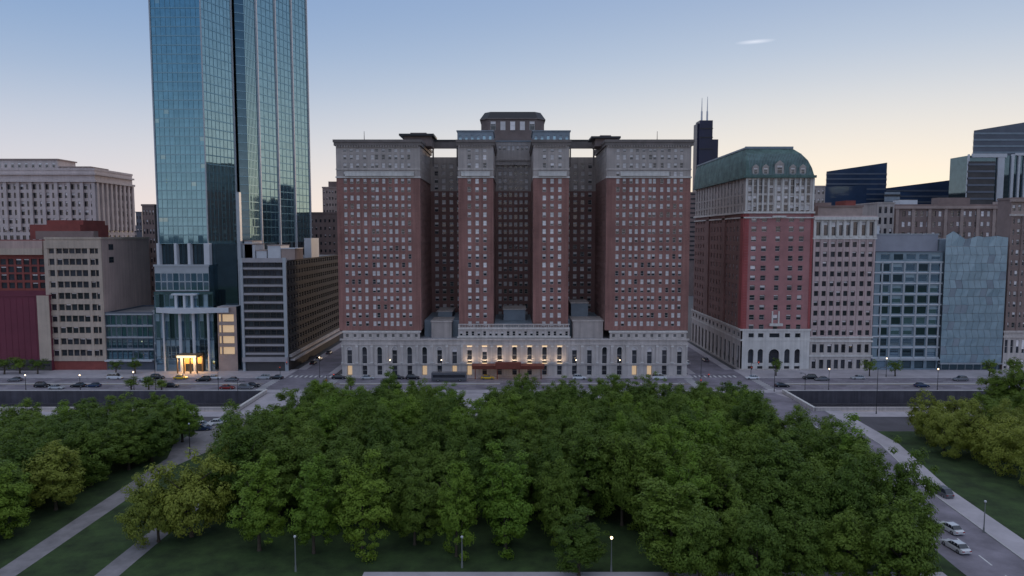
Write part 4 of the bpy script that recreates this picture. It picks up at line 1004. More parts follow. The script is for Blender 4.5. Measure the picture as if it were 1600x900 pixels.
# --- faceted glass facade: folded panes, each its own part
FY = Y_+.5
FB = Building('faceted_glass_building', (ax(1520, FY), FY, 0), 'pale blue building with folded crystal like glass facade of tilted panes', 'building')
nx, nz = 10, 15
fx0, fx1, fz0, fz1 = ax(1471.5, FY), ax(1568, FY), az(566, FY), az(372, FY)
frr = random.Random(8)
def fold(i, j):
    if i in (0, nx) or j == 0: return 0.0
    return [0, 1.1, .3, -.2, .9, 1.7, .5, -.3, .8, 1.3][ (i*1 + (j//3)*3) % 10 ]*1.0*(1 if j % 3 else .55)
V = {}
for i in range(nx+1):
    for j in range(nz+1):
        shear = .0 if i in (0, nx) else (.45 if j % 2 else -.45)
        top = 0
        if j == nz: top = [1.0, 2.6, 1.2, -.4, .2, .8, .4, .6, .9, .5, .3][i]
        V[i, j] = Vector((fx0+(fx1-fx0)*i/nx+shear*.8, FY-.8+fold(i, j)*.11-.2, fz0+(fz1-fz0)*j/nz+top))
gm = [lake_glass, pod_glass, glass_m, lake_glass]
for i in range(nx):
    for j in range(nz):
        a, b, c, d = V[i,j], V[i+1,j], V[i+1,j+1], V[i,j+1]
        flip = (i+j) % 2
        tri = ((a,b,c),(a,c,d)) if flip else ((a,b,d),(b,c,d))
        mb = MB(); cen = (a+b+c+d)/4; g = lake_glass if frr.random() < .9 else slate
        for t in tri: mb.poly([cen+(p-cen)*.955 for p in t], g)
        for p, q_ in ((a,b),(b,c),(c,d),(d,a)):
            p2, q2 = cen+(p-cen)*.955, cen+(q_-cen)*.955
            mb.quad(p, q_, q2+Vector((0,.12,0)), p2+Vector((0,.12,0)), mull)
        FB.part(mb, 'pane')
mb = MB(); mb.box(fx0+.1, fx1-.1, FY+1.9, FY+34, 0, fz1-.4, slate); FB.part(mb, 'wall')
mb = MB(); mb.box(fx0, fx1, FY-.2, FY+1.9, 0, fz0-.02, tower_glass_d); mb.box(fx0-.1, fx1+.1, FY-1.6, FY-.2, fz0-.5, fz0-.05, mull); FB.part(mb, 'entrance_wall')
for k in range(8): FB.box('mullion', fx0+1+k*(fx1-fx0-2)/7-.08, fx0+1+k*(fx1-fx0-2)/7+.08, FY-.35, FY-.203, .1, fz0-.5, mull)
FB.finish()

# --- brown building at right edge and the row behind
def ex(B):
    belts(B, [az(v, B.Y) for v in (518, 336, 526)], stone, .5, .7)
    for k in range(7): piers(B, [B.x0+.4+k*(B.x1-B.x0-.8)/6], .8, az(518, B.Y), az(336, B.Y), brownst, .3)
    mb = MB(); mb.box(B.x0-.6, B.x1+.6, B.Y-1.2, B.Y-.003, B.z1-.8, B.z1+.3, tanst); B.part(mb, 'cornice')
br_rows = lambda Y: sorted([(az(v, Y)-1.0, az(v, Y)+1.0) for v in vr(346, 508, 11)] + [(az(330, Y), az(320, Y)), (az(552, Y), az(531, Y)), (.5, az(562, Y))])
tower_block('brown_stone_building', 'dark brown building with cream arcaded base at the right edge', 1573, 1680, Y_, 7, 312, brownst, 12, .55, br_rows, .5, K_hot, ex=ex,
            bands=[(az(519, Y_), stone), (az(400, Y_), brownst), (az(338, Y_), brownst), (1e9, tanst)], parap=.8)
def ex(B):
    mb = MB(); mb.box(B.x0-.4, B.x1+.4, B.Y-1.0, B.Y-.003, B.z1-1.2, B.z1, tanst); B.part(mb, 'cornice')
    for k in range(9): piers(B, [B.x0+1+k*(B.x1-B.x0-2)/8], 1.4, 30, B.z1-1.2, tanst, .5)
    rooftop_units(B, [(B.x0+9, B.Y+8, B.z1, 8, 6, 3, concw), (B.x0+30, B.Y+8, B.z1, 14, 6, 4, brownst), (B.x0+58, B.Y+10, B.z1, 10, 6, 2.4, tanst)])
tower_block('tan_window_block', 'tan and brown block with pale framed windows behind the glass buildings', 1393, 1600, 310, 25, 322, brownst, 22, .52, vr(334, 400, 5), .5, (('hotel', .8), ('hotel', 1.0), ('hotel', 0), ('plain', 0)), ex=ex, parap=.8)
tower_block('grey_stair_block', 'narrow grey block with white corners between the pink and tan buildings', 1366, 1392, 300, 20, 318, stone_up, 3, .5, vr(328, 362, 3), .6, K_pl, parap=.6)
tower_block('mauve_grey_block', 'dull grey block rising behind the mansard hotel at its right', 1258, 1284, 330, 20, 292, stone_up, 4, .5, vr(300, 340, 4), .5, K_pl, parap=.6)

# --- far skyline (right)
def slab(name, label, pts, z0, m, ztops, cat='tower', bandsz=3.8, bandm_=None, vert=0):
    """polygonal tower; ztops gives each corner's own height (slanted roofs)"""
    cx = sum(p[0] for p in pts)/len(pts); cy = sum(p[1] for p in pts)/len(pts)
    root = empty(name, (cx, cy, 0), label, cat)
    mb = MB(); n = len(pts)
    for k in range(n):
        a, b = pts[k], pts[(k+1) % n]; mb.quad((*a,z0),(*b,z0),(*b,ztops[(k+1) % n]),(*a,ztops[k]), m)
    mb.build('wall', root)
    mb = MB(); mb.poly([(*p, z) for p, z in zip(pts, ztops)], darkm); mb.build('roof', root)
    if bandm_:
        mb = MB(); zlo = min(ztops)
        for k in range(n):
            a, b = Vector(pts[k]), Vector(pts[(k+1) % n]); u = (b-a).normalized(); nn = Vector((u.y, -u.x))*.25
            z = zlo-1.5
            while z > max(z0+2, 30):
                mb.quad((*(a+nn), z-.8), (*(b+nn), z-.8), (*(b+nn), z+.3), (*(a+nn), z+.3), bandm_); z -= bandsz
            if vert:
                Lk = (b-a).length; t = 0
                while t < Lk:
                    p = a+u*t+nn*1.4; q_ = a+u*min(Lk, t+vert*.18)+nn*1.4
                    mb.quad((*p, z0),(*q_, z0),(*q_, zlo-1),(*p, zlo-1), bandm_); t += vert
        tag(mb.build('floor_bands', root), kind='stuff')
    return root
def quadpts(u0, u1, Y, d): return [(ax(u0, Y), Y), (ax(u1, Y), Y), (ax(u1, Y)*(Y+d)/Y-1, Y+d), (ax(u0, Y)*(Y+d)/Y+1, Y+d)]
Y1 = 520
slab('navy_glass_tower', 'dark navy glass block with slanted roof on the skyline', quadpts(1285, 1378, Y1, 60), 0, navy, [az(268, Y1), az(254, Y1), az(252, Y1), az(262, Y1)], bandm_=navy2)
slab('navy_glass_wing', 'low navy block standing just in front of the slanted navy tower', quadpts(1284, 1348, Y1-30, 20), 0, navy, [az(292, Y1-30), az(290, Y1-30)]*2, cat='building')
slab('long_navy_building', 'long low dark blue building on the skyline between the towers', quadpts(1378, 1504, 470, 50), 0, navy, [az(294, 470), az(278, 470), az(276, 470), az(290, 470)], cat='building', bandm_=navy2)
Y2 = 420
slab('grey_slab_tower', 'large slate grey tower with slightly sloping roof at the right edge', quadpts(1509, 1700, Y2, 60), 0, navy2, [az(204, Y2), az(172, Y2), az(172, Y2), az(204, Y2)], bandm_=slate)
B = empty('white_striped_building', (ax(1560, 400), 400, 0), 'grey block with bold white vertical stripes under the slate tower', 'building')
mb = MB(); mb.box(ax(1502, 400), ax(1700, 400), 400, 416, 0, az(243, 400), tower_glass_d); mb.build('wall', B)
for u, w in ((1504, 2), (1554, 10), (1572, 4), (1582, 3), (1594, 8), (1612, 8)):
    mb = MB(); mb.box(ax(u, 399)-w*.19, ax(u, 399)+w*.19, 399, 399.99, 40, az(241, 399), concw); mb.build('white_stripe', B)
mb = MB(); mb.box(ax(1509, 399), ax(1562, 399), 398.8, 399.99, az(246, 399), az(240, 399), concw); mb.box(ax(1576, 399), ax(1700, 399), 398.8, 399.99, az(243, 399), az(239, 399), concw); mb.build('white_beam', B)
slab('black_podium_block', 'small dark block with red brown end beside the white striped building', quadpts(1503, 1545, 385, 14), 0, blkslab, [az(252, 385)]*4, cat='building', bandm_=navy2)
# black stepped tower with two antennas, two kilometres off
WY = 2100.0
WR = empty('black_skyscraper', (ax(1098, WY), WY, 0), 'distant black stepped skyscraper with twin white antennas', 'skyscraper')
mb = MB(); mb.box(ax(1088, WY), ax(1108, WY), WY, WY+45, 0, az(188, WY), willis); mb.build('tower_shaft', WR)
mb = MB(); mb.box(ax(1085.5, WY), ax(1088, WY), WY+10, WY+50, 0, az(192, WY), willis); mb.box(ax(1108, WY), ax(1118.5, WY), WY+10, WY+60, 0, az(217, WY), willis); mb.build('lower_shaft', WR)
mb = MB()
for v in (200, 214, 232): mb.box(ax(1087.5, WY), ax(1108.5, WY), WY-2, WY-.5, az(v+1.3, WY), az(v, WY), darkm)
tag(mb.build('louvre_bands', WR), kind='stuff')
for u, v in ((1093.5, 151), (1102, 149)):
    x = ax(u, WY); mb = MB(); mb.tube((x,WY+20,az(188, WY)),(x,WY+20,az(172, WY)), 3.0, 2.6, concw); mb.tube((x,WY+20,az(172, WY)),(x,WY+20,az(v, WY)), 1.6, .7, concw); mb.build('antenna', WR)
# low city infill behind, closes the horizon
for k, (u0, u1, Y, v, m, lab) in enumerate(((150, 235, 600, 352, tanst, 'low tan block on the skyline above the pinkish wall'), (1118, 1170, 700, 262, tanst, 'far pale block behind the copper roof of the mansard hotel'),
        (1076, 1090, 560, 300, brownst, 'narrow far block in the gap right of the brick hotel'), (1500, 1600, 560, 300, navy2, 'far bluish block behind the striped building'),
        (-80, 60, 700, 330, tanst, 'far block behind the pale classical block'), (1376, 1400, 360, 300, slate, 'narrow slate block on the skyline beside the pink building'))):
    slab('distant_block', lab, quadpts(u0, u1, Y, 40), 0, m, [az(v, Y)]*4, cat='building', bandm_=darkm)

# downtown towers out of frame to the right; the glass skyscraper mirrors them
for k, (x, y, w, h, lab) in enumerate(((420, 318, 26, 172, 'slate downtown tower beyond the right edge, nearest of the tall ones'), (470, 352, 18, 150, 'slim tan downtown tower beyond the right edge'), (520, 395, 34, 118, 'squat charcoal downtown block beyond the right edge'),
        (560, 330, 40, 175, 'broad blue grey downtown tower beyond the right edge'), (610, 470, 26, 190, 'tallest slate downtown tower beyond the right edge'), (395, 265, 30, 96, 'low tan downtown block nearest the right edge'), (640, 400, 44, 130, 'wide charcoal downtown block far beyond the right edge'),
        (470, 262, 40, 80, 'lowest blue grey downtown block beyond the right edge'), (705, 300, 30, 165, 'farthest slate tower by the lakeward side beyond the right edge'), (520, 520, 30, 120, 'tan downtown block set far back beyond the right edge'), (760, 520, 60, 150, 'widest charcoal tower farthest beyond the right edge'))):
    slab('downtown_tower', lab, [(x-w/2,y-w/2),(x+w/2,y-w/2),(x+w/2,y+w/2),(x-w/2,y+w/2)], 0, (slate, tanst, blkslab, navy2)[k % 4], [h]*4, bandm_=(darkm, brownst, navy2, darkm)[k % 4])['group'] = 'downtown towers beyond the right edge'

# ================================================================== TREES
def crown_mesh(name, m, rx, rz, zc, nclump, nleaf, leaf, seed, droop=0.0, top=1.0, crad=(.85, 1.55)):
    """crown of separate leaf clumps with gaps between; every leaf a small folded face"""
    r = random.Random(seed); v = []; f = []
    lob = [(r.uniform(0, 6.28), r.uniform(.75, 1.15), r.uniform(-.6, .8)) for _ in range(7)]
    cl = []
    for _ in range(nclump):
        while True:
            d = Vector((r.gauss(0,1), r.gauss(0,1), r.gauss(0,1))).normalized()
            if d.z > -.88: break
        an = math.atan2(d.y, d.x); k = 1.0
        for (la, ls, lz) in lob: k += .10*ls*math.cos(an*2-la+d.z*2*lz)
        rad = r.choice((r.uniform(.74, 1.0), r.uniform(.74, 1.0), r.uniform(.3, .75)))*k
        prof = (1-.35*max(0, d.z)*(1-top)) 
        cl.append((Vector((d.x*rx*rad*prof, d.y*rx*rad*prof, zc + d.z*rz*rad)), r.uniform(*crad)))
    for c, cr in cl:
        n = int(nleaf*cr)
        out0 = (c-Vector((0,0,zc*.8))).normalized()
        for _ in range(n):
            d = Vector((r.gauss(0,1), r.gauss(0,1), r.gauss(0,1))).normalized()
            p = c + Vector((d.x, d.y, d.z*.72))*cr*(r.random()**.35)
            nn = (d*.9+out0*.7+Vector((r.uniform(-.4,.4), r.uniform(-.4,.4), r.uniform(.1,.7)))).normalized()
            a = nn.orthogonal().normalized(); a = (Matrix.Rotation(r.uniform(0, 6.28), 3, nn) @ a); b = nn.cross(a)
            s = leaf*r.uniform(.6, 1.25); i = len(v)
            v += [tuple(p-a*s), tuple(p+b*s*.55-nn*s*.15), tuple(p+a*s), tuple(p-b*s*.55-nn*s*.15)]
            f.append((i, i+1, i+2, i+3))
    me = bpy.data.meshes.new(name); me.from_pydata(v, [], f); me.materials.append(m); me.update()
    return me
def trunk_mesh(h, r0, spread, seed, zc):
    r = random.Random(seed); mb = MB()
    mb.tube((0,0,-.1),(0,0,.5), r0*1.5, r0, bark, 8, False); mb.tube((0,0,.5),(.1,.05,h*.45), r0, r0*.7, bark, 8, False); mb.tube((.1,.05,h*.45),(0,0,h*.85), r0*.7, r0*.15, bark, 7)
    for k in range(8):
        an = k*2.4+r.uniform(-.3,.3); z0 = h*(.25+.06*k); q = Vector((math.cos(an)*spread*.75, math.sin(an)*spread*.75, z0+r.uniform(.18,.3)*h))
        mid = Vector((math.cos(an)*spread*.35, math.sin(an)*spread*.35, z0+h*.08)); mb.tube((0,0,z0), mid, r0*.4, r0*.28, bark, 5, False); mb.tube(mid, q, r0*.28, r0*.06, bark, 5)
    return mb.mesh('trunk')
PROTO = {}
def proto(kind, m, n, rx, rz, zc, h, ncl, nl, leaf, top=1.0, crad=(.85, 1.55)):
    PROTO[kind] = [(crown_mesh('crown', m, rx, rz, zc, ncl, nl, leaf, 100*len(PROTO)+k, top=top, crad=crad), trunk_mesh(h, .24, rx, 7+k, zc)) for k in range(n)]
proto('round', fol_dark, 8, 4.05, 6.2, 6.6, 12.0, 175, 95, .205, top=.85, crad=(.65, 1.2))
proto('oval', fol_bright, 5, 3.5, 7.5, 7.9, 14.5, 165, 92, .205, top=.6, crad=(.6, 1.1))
proto('olive', fol_yellow, 4, 4.8, 4.3, 4.7, 9.0, 150, 88, .2, crad=(.65, 1.25))
proto('small', fol_dark, 2, 2.1, 2.2, 4.4, 6.5, 36, 40, .22, crad=(.6, 1.0))
def tree(kind, x, y, label, group=None, sx=1.0, sz=1.0, rr=rng, m=None, name='park_tree'):
    cm, tm = rr.choice(PROTO[kind])
    o = empty(name, (x, y, 0), label, 'tree', group); o.rotation_euler = (0, 0, rr.uniform(0, 6.28)); o.scale = (sx, sx, sz)
    c = bpy.data.objects.new('crown', cm); t = bpy.data.objects.new('trunk', tm)
    for q in (c, t): C.objects.link(q); q.parent = o
    if m:
        c.material_slots[0].link = 'OBJECT'; c.material_slots[0].material = m
    return o
tr = random.Random(21)
# the individual trees of the front row
front = [  # photo column of the trunk, distance, kind, crown width factor, height factor, foliage, label
    (300, 113, 'olive', 1.25, 1.45, None, 'spreading olive yellow tree at the left corner of the grove beside the second path'),
    (248, 111, 'olive', .95, 1.2, None, 'low olive yellow tree reaching furthest left over the second path'),
    (352, 124, 'olive', 1.1, 1.35, None, 'olive yellow tree rising behind the spreading one at the left corner'),
    (378, 140, 'olive', 1.1, 1.3, None, 'yellowish tree on the left flank of the grove near the street corner'),
    (405, 108, 'oval', 1.15, .96, None, 'bright green tree beside the olive one in the front row'),
    (490, 107, 'oval', 1.05, .98, None, 'bright green oval tree second from left in the front row'),
    (566, 106, 'oval', 1.1, 1.0, None, 'bright green oval tree third from left in the front row'),
    (648, 110, 'round', .9, .95, None, 'dark tree between the bright ones of the front row'),
    (713, 106, 'oval', .85, 1.04, None, 'slender bright green tree directly behind the pale pole'),
    (790, 108, 'oval', 1.2, 1.02, None, 'broad bright green tree right of the slender one'),
    (905, 100, 'oval', .95, .62, fol_dark, 'short dark bush like tree just left of the dark hollow'),
    (868, 110, 'round', .85, 1.05, None, 'dark round tree between the broad bright one and the hollow'),
    (1050, 100, 'oval', 1.45, .9, fol_dark, 'tall deep green tree right of the dark hollow'),
    (1150, 98, 'round', .85, .9, None, 'dark tree low at the bottom edge right of the hollow'),
    (1245, 97, 'round', .9, .9, None, 'dark tree at the bottom edge in the right half of the grove'),
    (1325, 97, 'round', .9, .85, None, 'dark tree at the bottom edge nearest the park road'),
    (1405, 99, 'round', .85, .8, None, 'last dark tree at the bottom right corner of the grove'),
]
placed = []
for (u, y, kind, sx, sz, m, lab) in front:
    y -= 3.0; x = ax(u, y, 850); placed.append((x, y)); sz *= 1.0; tree(kind, x, y, lab, None, sx, sz, tr, m)
ORD = ['zeroth', 'first', 'second', 'third', 'fourth', 'fifth', 'sixth', 'seventh', 'eighth', 'ninth', 'tenth', 'eleventh', 'twelfth', 'thirteenth', 'fourteenth', 'fifteenth', 'sixteenth', 'seventeenth', 'eighteenth', 'nineteenth', 'twentieth', 'twenty first']
row = 0; y = 90.0
while y < 175:
    line = []
    x = -54 + (3.4 if row % 2 else 0)
    while x < 70:
        xx, yy = x+tr.uniform(-1.4, 1.4), y+tr.uniform(-1.6, 1.6)
        x += 6.7
        lim_l = -52-(4.5 if 128 < yy < 166 else 0); lim_r = 57 if yy < 100 else 60.5 if yy < 112 else 65 if yy < 136 else 66-(yy-136)*.2
        if xx < lim_l or xx > lim_r: continue
        if yy < 112.5 and xx < 12: continue
        if yy < 114 and 12 < xx < 20.5: continue
        if yy < 100 and xx < 21: continue
        if yy > 146 and abs(xx+10.6) < 4.6: continue
        if min([math.hypot(xx-a_, yy-b_) for a_, b_ in placed] or [99]) < 4.5: continue
        placed.append((xx, yy)); line.append((xx, yy))
    line.sort()
    if line: row_no = row = row+1
    for k, (xx, yy) in enumerate(line):
        m = fol_bright if tr.random() > .84 else None
        tone = 'brighter green' if m else 'dark green'
        hf = tr.uniform(.88, 1.18)*(1.08 if yy < 150 else 1.0 if yy < 163 else .93)
        if xx < -32 and yy > 130: hf *= .9
        if xx > 50 and yy > 120: hf *= .92
        kind = 'round' if tr.random() < .74 else 'oval'
        if kind == 'oval': m = m or fol_dark; hf *= .93
        shape = 'broad' if kind == 'round' else 'narrow'
        lab = '%s %s tree, %s from the left in the %s row of the central grove' % (tone, shape, ORD[k+1], ORD[row])
        tree(kind, xx, yy, lab, 'trees of the central grove', tr.uniform(.88, 1.1)*(1.2 if kind == 'oval' else 1), hf, tr, m)
    if not line: row += 1
    y += 6.5
# left grove
row = 0; y = 106.0
while y < 168:
    x = -83.5 - (3.5 if row % 2 else 0); k = 0; row += 1
    if y > 138: x += 4.6
    while x > -.84*y-6:
        xx, yy = x+tr.uniform(-1.2, 1.2), y+tr.uniform(-1.5, 1.5); x -= 7.2
        if yy > 167-(-88-xx)*.40: continue
        m = fol_bright if tr.random() < .2 else (fol_yellow if yy < 124 and tr.random() < .25 else None)
        tone = {None: 'dark green', fol_bright: 'bright green', fol_yellow: 'olive'}[m]
        k += 1
        tree('round', xx, yy, '%s tree, %s from the park path in the %s row of the left grove' % (tone, ORD[k], ORD[row]), 'trees of the left grove', tr.uniform(1.0, 1.2), tr.uniform(.88, 1.02)*(.9 if yy > 140 else 1), tr, m)
    y += 7.0
# right grove, olive toned, beyond the park road
for (u, yy, kind, sx, sz, m, lab) in (
    (1452, 163, 'olive', 1.0, 1.2, None, 'olive tree at the head of the right grove beside the park road corner'),
    (1500, 166, 'olive', 1.0, 1.1, None, 'olive tree second from left in the right grove back row'),
    (1550, 168, 'olive', 1.05, 1.1, fol_dark, 'dark tree at the back of the right grove'),
    (1478, 152, 'olive', 1.0, 1.15, None, 'olive tree leaning over the dark gap beside the park road'),
    (1530, 152, 'olive', 1.1, 1.2, None, 'broad olive tree in the middle of the right grove'),
    (1590, 156, 'olive', 1.1, 1.2, None, 'yellow olive tree at the right edge of the photo'),
    (1562, 141, 'olive', 1.1, 1.25, None, 'nearest yellow olive tree of the right grove'),
    (1620, 143, 'olive', 1.1, 1.25, None, 'olive tree cut by the right edge of the photo'),
    (1600, 170, 'round', .9, .85, None, 'dark round tree behind the olive ones at the right edge'),
    (1650, 130, 'olive', 1.1, 1.2, None, 'olive tree mostly beyond the right edge, lowest of the right grove'),
    (1556, 187, 'round', 1.0, .95, None, 'large dark tree beside the railway parapet at the right edge'),
    (1592, 184, 'round', 1.1, 1.12, None, 'tallest dark tree by the railway parapet cut by the right edge'),
    (1630, 180, 'round', 1.1, 1.1, None, 'dark tree by the railway parapet just beyond the right edge')):
    tree(kind, ax(u, yy, 650), yy, lab, None, sx, sz, tr, m)
# street trees
for (u, yy, sx, sz, lab) in ((1212, 239.5, 1.0, 1.0, 'small street tree in front of the arched hotel base'), (1358, 238.5, 1.0, 1.0, 'small street tree left of the lamp before the gridded glass building'),
    (1398, 238.5, 1.0, .95, 'small street tree right of the lamp before the gridded glass building'), (8, 242, 1.3, 1.0, 'leafy street tree at the far left edge before the maroon annex'), (32, 243, 1.2, .9, 'leafy street tree second from the left edge'), (60, 242.5, 1.2, .9, 'leafy street tree by the beige corner pier'),
    (182, 243, .9, .8, 'street tree before the low blue building'), (212, 243, 1.0, .85, 'street tree at the right end of the low blue building'),
    (205, 215.3, 1.1, .7, 'bushy tree on the avenue verge left of the light pole'), (232, 215.3, 1.1, .75, 'bushy tree on the avenue verge at the light pole'), (252, 215.3, 1.0, .6, 'low bush tree on the avenue verge right of the pole'),
    (548, 214.5, .9, .8, 'small tree at the deck edge before the left end of the brick hotel'), (1545, 238, 1.1, 1.0, 'street tree before the faceted glass building'), (1582, 238, 1.2, 1.1, 'street tree before the brown building at the right edge')):
    tree('small', ax(u, yy, 600), yy, lab, None, sx, sz, tr, None, 'street_tree')
# planting hedge along the deck
for (a, b, lab) in ((-57, -12, 'left'), (8, 58, 'right')):
    r = random.Random(int(a+99)); v = []; f = []
    for _ in range(4200):
        p = Vector((r.uniform(a, b), 190.5+r.uniform(-1.0, 1.0), abs(r.gauss(0, .5))+.15)); p.z = min(p.z, 1.5)
        nn = Vector((r.gauss(0,1), r.gauss(0,1), r.gauss(.5,1))).normalized(); aa = nn.orthogonal().normalized(); bb = nn.cross(aa); s_ = r.uniform(.12,.24); i = len(v)
        v += [tuple(p-aa*s_), tuple(p+bb*s_), tuple(p+aa*s_), tuple(p-bb*s_)]; f.append((i,i+1,i+2,i+3))
    me = bpy.data.meshes.new('hedge'); me.from_pydata(v, [], f); me.materials.append(fol_dark)
    o = bpy.data.objects.new('hedge', me); C.objects.link(o); tag(o, 'low clipped hedge on the %s half of the deck behind the grove' % lab, 'hedge')

# ================================================================== VEHICLES
tyre = mat('tyre_rubber', (0.02, 0.02, 0.02), .9, .1); chrome = mat('wheel_rim', (.4, .4, .42), .35, .05, metal=.8)
headl = mat('headlight_lens', (.8, .8, .75), .2, .05); taill = mat('tail_light_lens', (.35, .02, .02), .3, .05)
def car_paint(n, c): return mat(n, c, .25, .05, .5, metal=.2)
paints = {'white': car_paint('white_car_paint', (.72,.72,.74)), 'black': car_paint('black_car_paint', (.015,.015,.02)), 'grey': car_paint('grey_car_paint', (.16,.16,.18)),
          'silver': car_paint('silver_car_paint', (.45,.46,.48)), 'blue': car_paint('dark_blue_car_paint', (.02,.04,.10)), 'red': car_paint('red_car_paint', (.25,.02,.02)), 'yellow': car_paint('yellow_cab_paint', (.65,.42,.03))}
def loft(mb, secs, m, capm=None):
    """secs: list of (x, [(y,z)...]) rings of equal length, joined along x"""
    n = len(secs[0][1])
    for k in range(len(secs)-1):
        xa, A = secs[k]; xb, Bq = secs[k+1]
        for j in range(n):
            j2 = (j+1) % n; mb.quad((xa,*A[j]),(xb,*Bq[j]),(xb,*Bq[j2]),(xa,*A[j2]), m)
    for (x, A), rev in ((secs[0], 0), (secs[-1], 1)):
        p = [(x,*q) for q in A]; mb.poly(p if rev else p[::-1], capm or m)
def ring(w, z0, z1, t=.85): return [(-w,z0),(-w,z0+(z1-z0)*.55),(-w*t,z1),(w*t,z1),(w,z0+(z1-z0)*.55),(w,z0)]
CARM = {}
def car_parts(col, kind):
    if (col, kind) in CARM: return CARM[(col, kind)]
    m = paints[col]; L = {'sedan': 4.7, 'van': 5.2, 'suv': 4.9, 'bus': 12.0}[kind]; out = {}
    mb = MB(); hb = {'sedan': .92, 'van': 1.15, 'suv': 1.05, 'bus': 1.2}[kind]; W_ = {'bus': 1.25}.get(kind, .92)
    if kind == 'bus':
        loft(mb, [(-6,ring(W_*.97,.35,3.0,.93)),(-5.8,ring(W_,.3,3.1,.93)),(5.8,ring(W_,.3,3.1,.93)),(6,ring(W_*.97,.35,2.9,.93))], m)
        out['body'] = mb.mesh('body'); mb = MB()
        for s in (-1, 1): mb.box(-5.5, 5.5, s*W_-.02, s*W_+.02, 1.45, 2.4, glass)
        mb.box(5.99, 6.03, -1.0, 1.0, 1.3, 2.5, glass); mb.box(-6.03, -5.99, -.9, .9, 1.6, 2.4, glass); out['window_band'] = mb.mesh('window_band')
    else:
        loft(mb, [(-L/2,ring(W_*.86,.35,hb*.82)),(-L/2+.25,ring(W_,.24,hb*.97)),(-L/2+1.0,ring(W_,.2,hb)),(L*.16,ring(W_,.2,hb)),(L/2-.7,ring(W_*.98,.2,hb*.86)),(L/2-.2,ring(W_*.93,.24,hb*.74)),(L/2,ring(W_*.8,.34,hb*.6))], m)
        ht = {'sedan': 1.42, 'van': 2.0, 'suv': 1.72}[kind]
        xr = {'sedan': -L/2+.55, 'van': -L/2+.1, 'suv': -L/2+.2}[kind]; xf = {'sedan': L*.19, 'van': L*.3, 'suv': L*.2}[kind]
        mb.box(xr+.55, xf-.75, -W_*.74, W_*.74, ht-.05, ht+.02, m)
        for xx in (xr+.6, (xr+xf)/2-.05, xf-.8):
            for s in (-1, 1): mb.box(xx-.05, xx+.05, s*W_*.77-.03, s*W_*.77+.03, hb-.02, ht-.02, m)
        out['body'] = mb.mesh('body'); mb = MB()
        A = [(xr,-W_*.86,hb-.02),(xf,-W_*.86,hb-.02),(xf,W_*.86,hb-.02),(xr,W_*.86,hb-.02)]; T = [(xr+.5,-W_*.72,ht-.04),(xf-.7,-W_*.72,ht-.04),(xf-.7,W_*.72,ht-.04),(xr+.5,W_*.72,ht-.04)]
        for k in range(4): mb.quad(A[k],A[(k+1)%4],T[(k+1)%4],T[k], glass)
        mb.quad(*T, glass); out['cabin_glass'] = mb.mesh('cabin_glass')
    mb = MB(); rw = .47 if kind == 'bus' else .33
    mb.tube((0,-.12,0),(0,.12,0), rw, rw, tyre, 14); mb.poly([(rw*math.cos(a*.4488), -.12, rw*math.sin(a*.4488)) for a in range(14)], tyre)
    for s in (-1, 1): mb.tube((0,s*.115,0),(0,s*.135,0), rw*.6, rw*.55, chrome, 10)
    out['wheel'] = mb.mesh('wheel')
    mb = MB(); mb.box(-.05,.05,-.2,.2,-.07,.07, headl); out['headlight'] = mb.mesh('headlight')
    mb = MB(); mb.box(-.05,.05,-.18,.18,-.08,.08, taill); out['tail_light'] = mb.mesh('tail_light')
    CARM[(col, kind)] = (out, L, W_, rw, hb); return CARM[(col, kind)]
def car(x, y, ang, col, kind, label, group='cars along the avenue'):
    parts, L, W_, rw, hb = car_parts(col, kind)
    o = empty('bus' if kind == 'bus' else 'parked_car' if kind != 'van' else 'van', (x, y, .01), label, 'bus' if kind == 'bus' else 'car' if kind != 'van' else 'van', group); o.rotation_euler = (0, 0, ang)
    def add(n, loc=(0,0,0)):
        c = bpy.data.objects.new(n, parts[n]); C.objects.link(c); c.parent = o; c.location = loc
    add('body'); add('window_band' if kind == 'bus' else 'cabin_glass')
    for sx in (-.31, .31):
        for s in (-1, 1): add('wheel', (L*sx, s*(W_-.1), rw))
    for s in (-1, 1): add('headlight', (L/2-(.08 if kind != 'bus' else 0), s*W_*.62, hb*.62)); add('tail_light', (-L/2+(.03 if kind != 'bus' else 0), s*W_*.66, hb*.72))
    return o
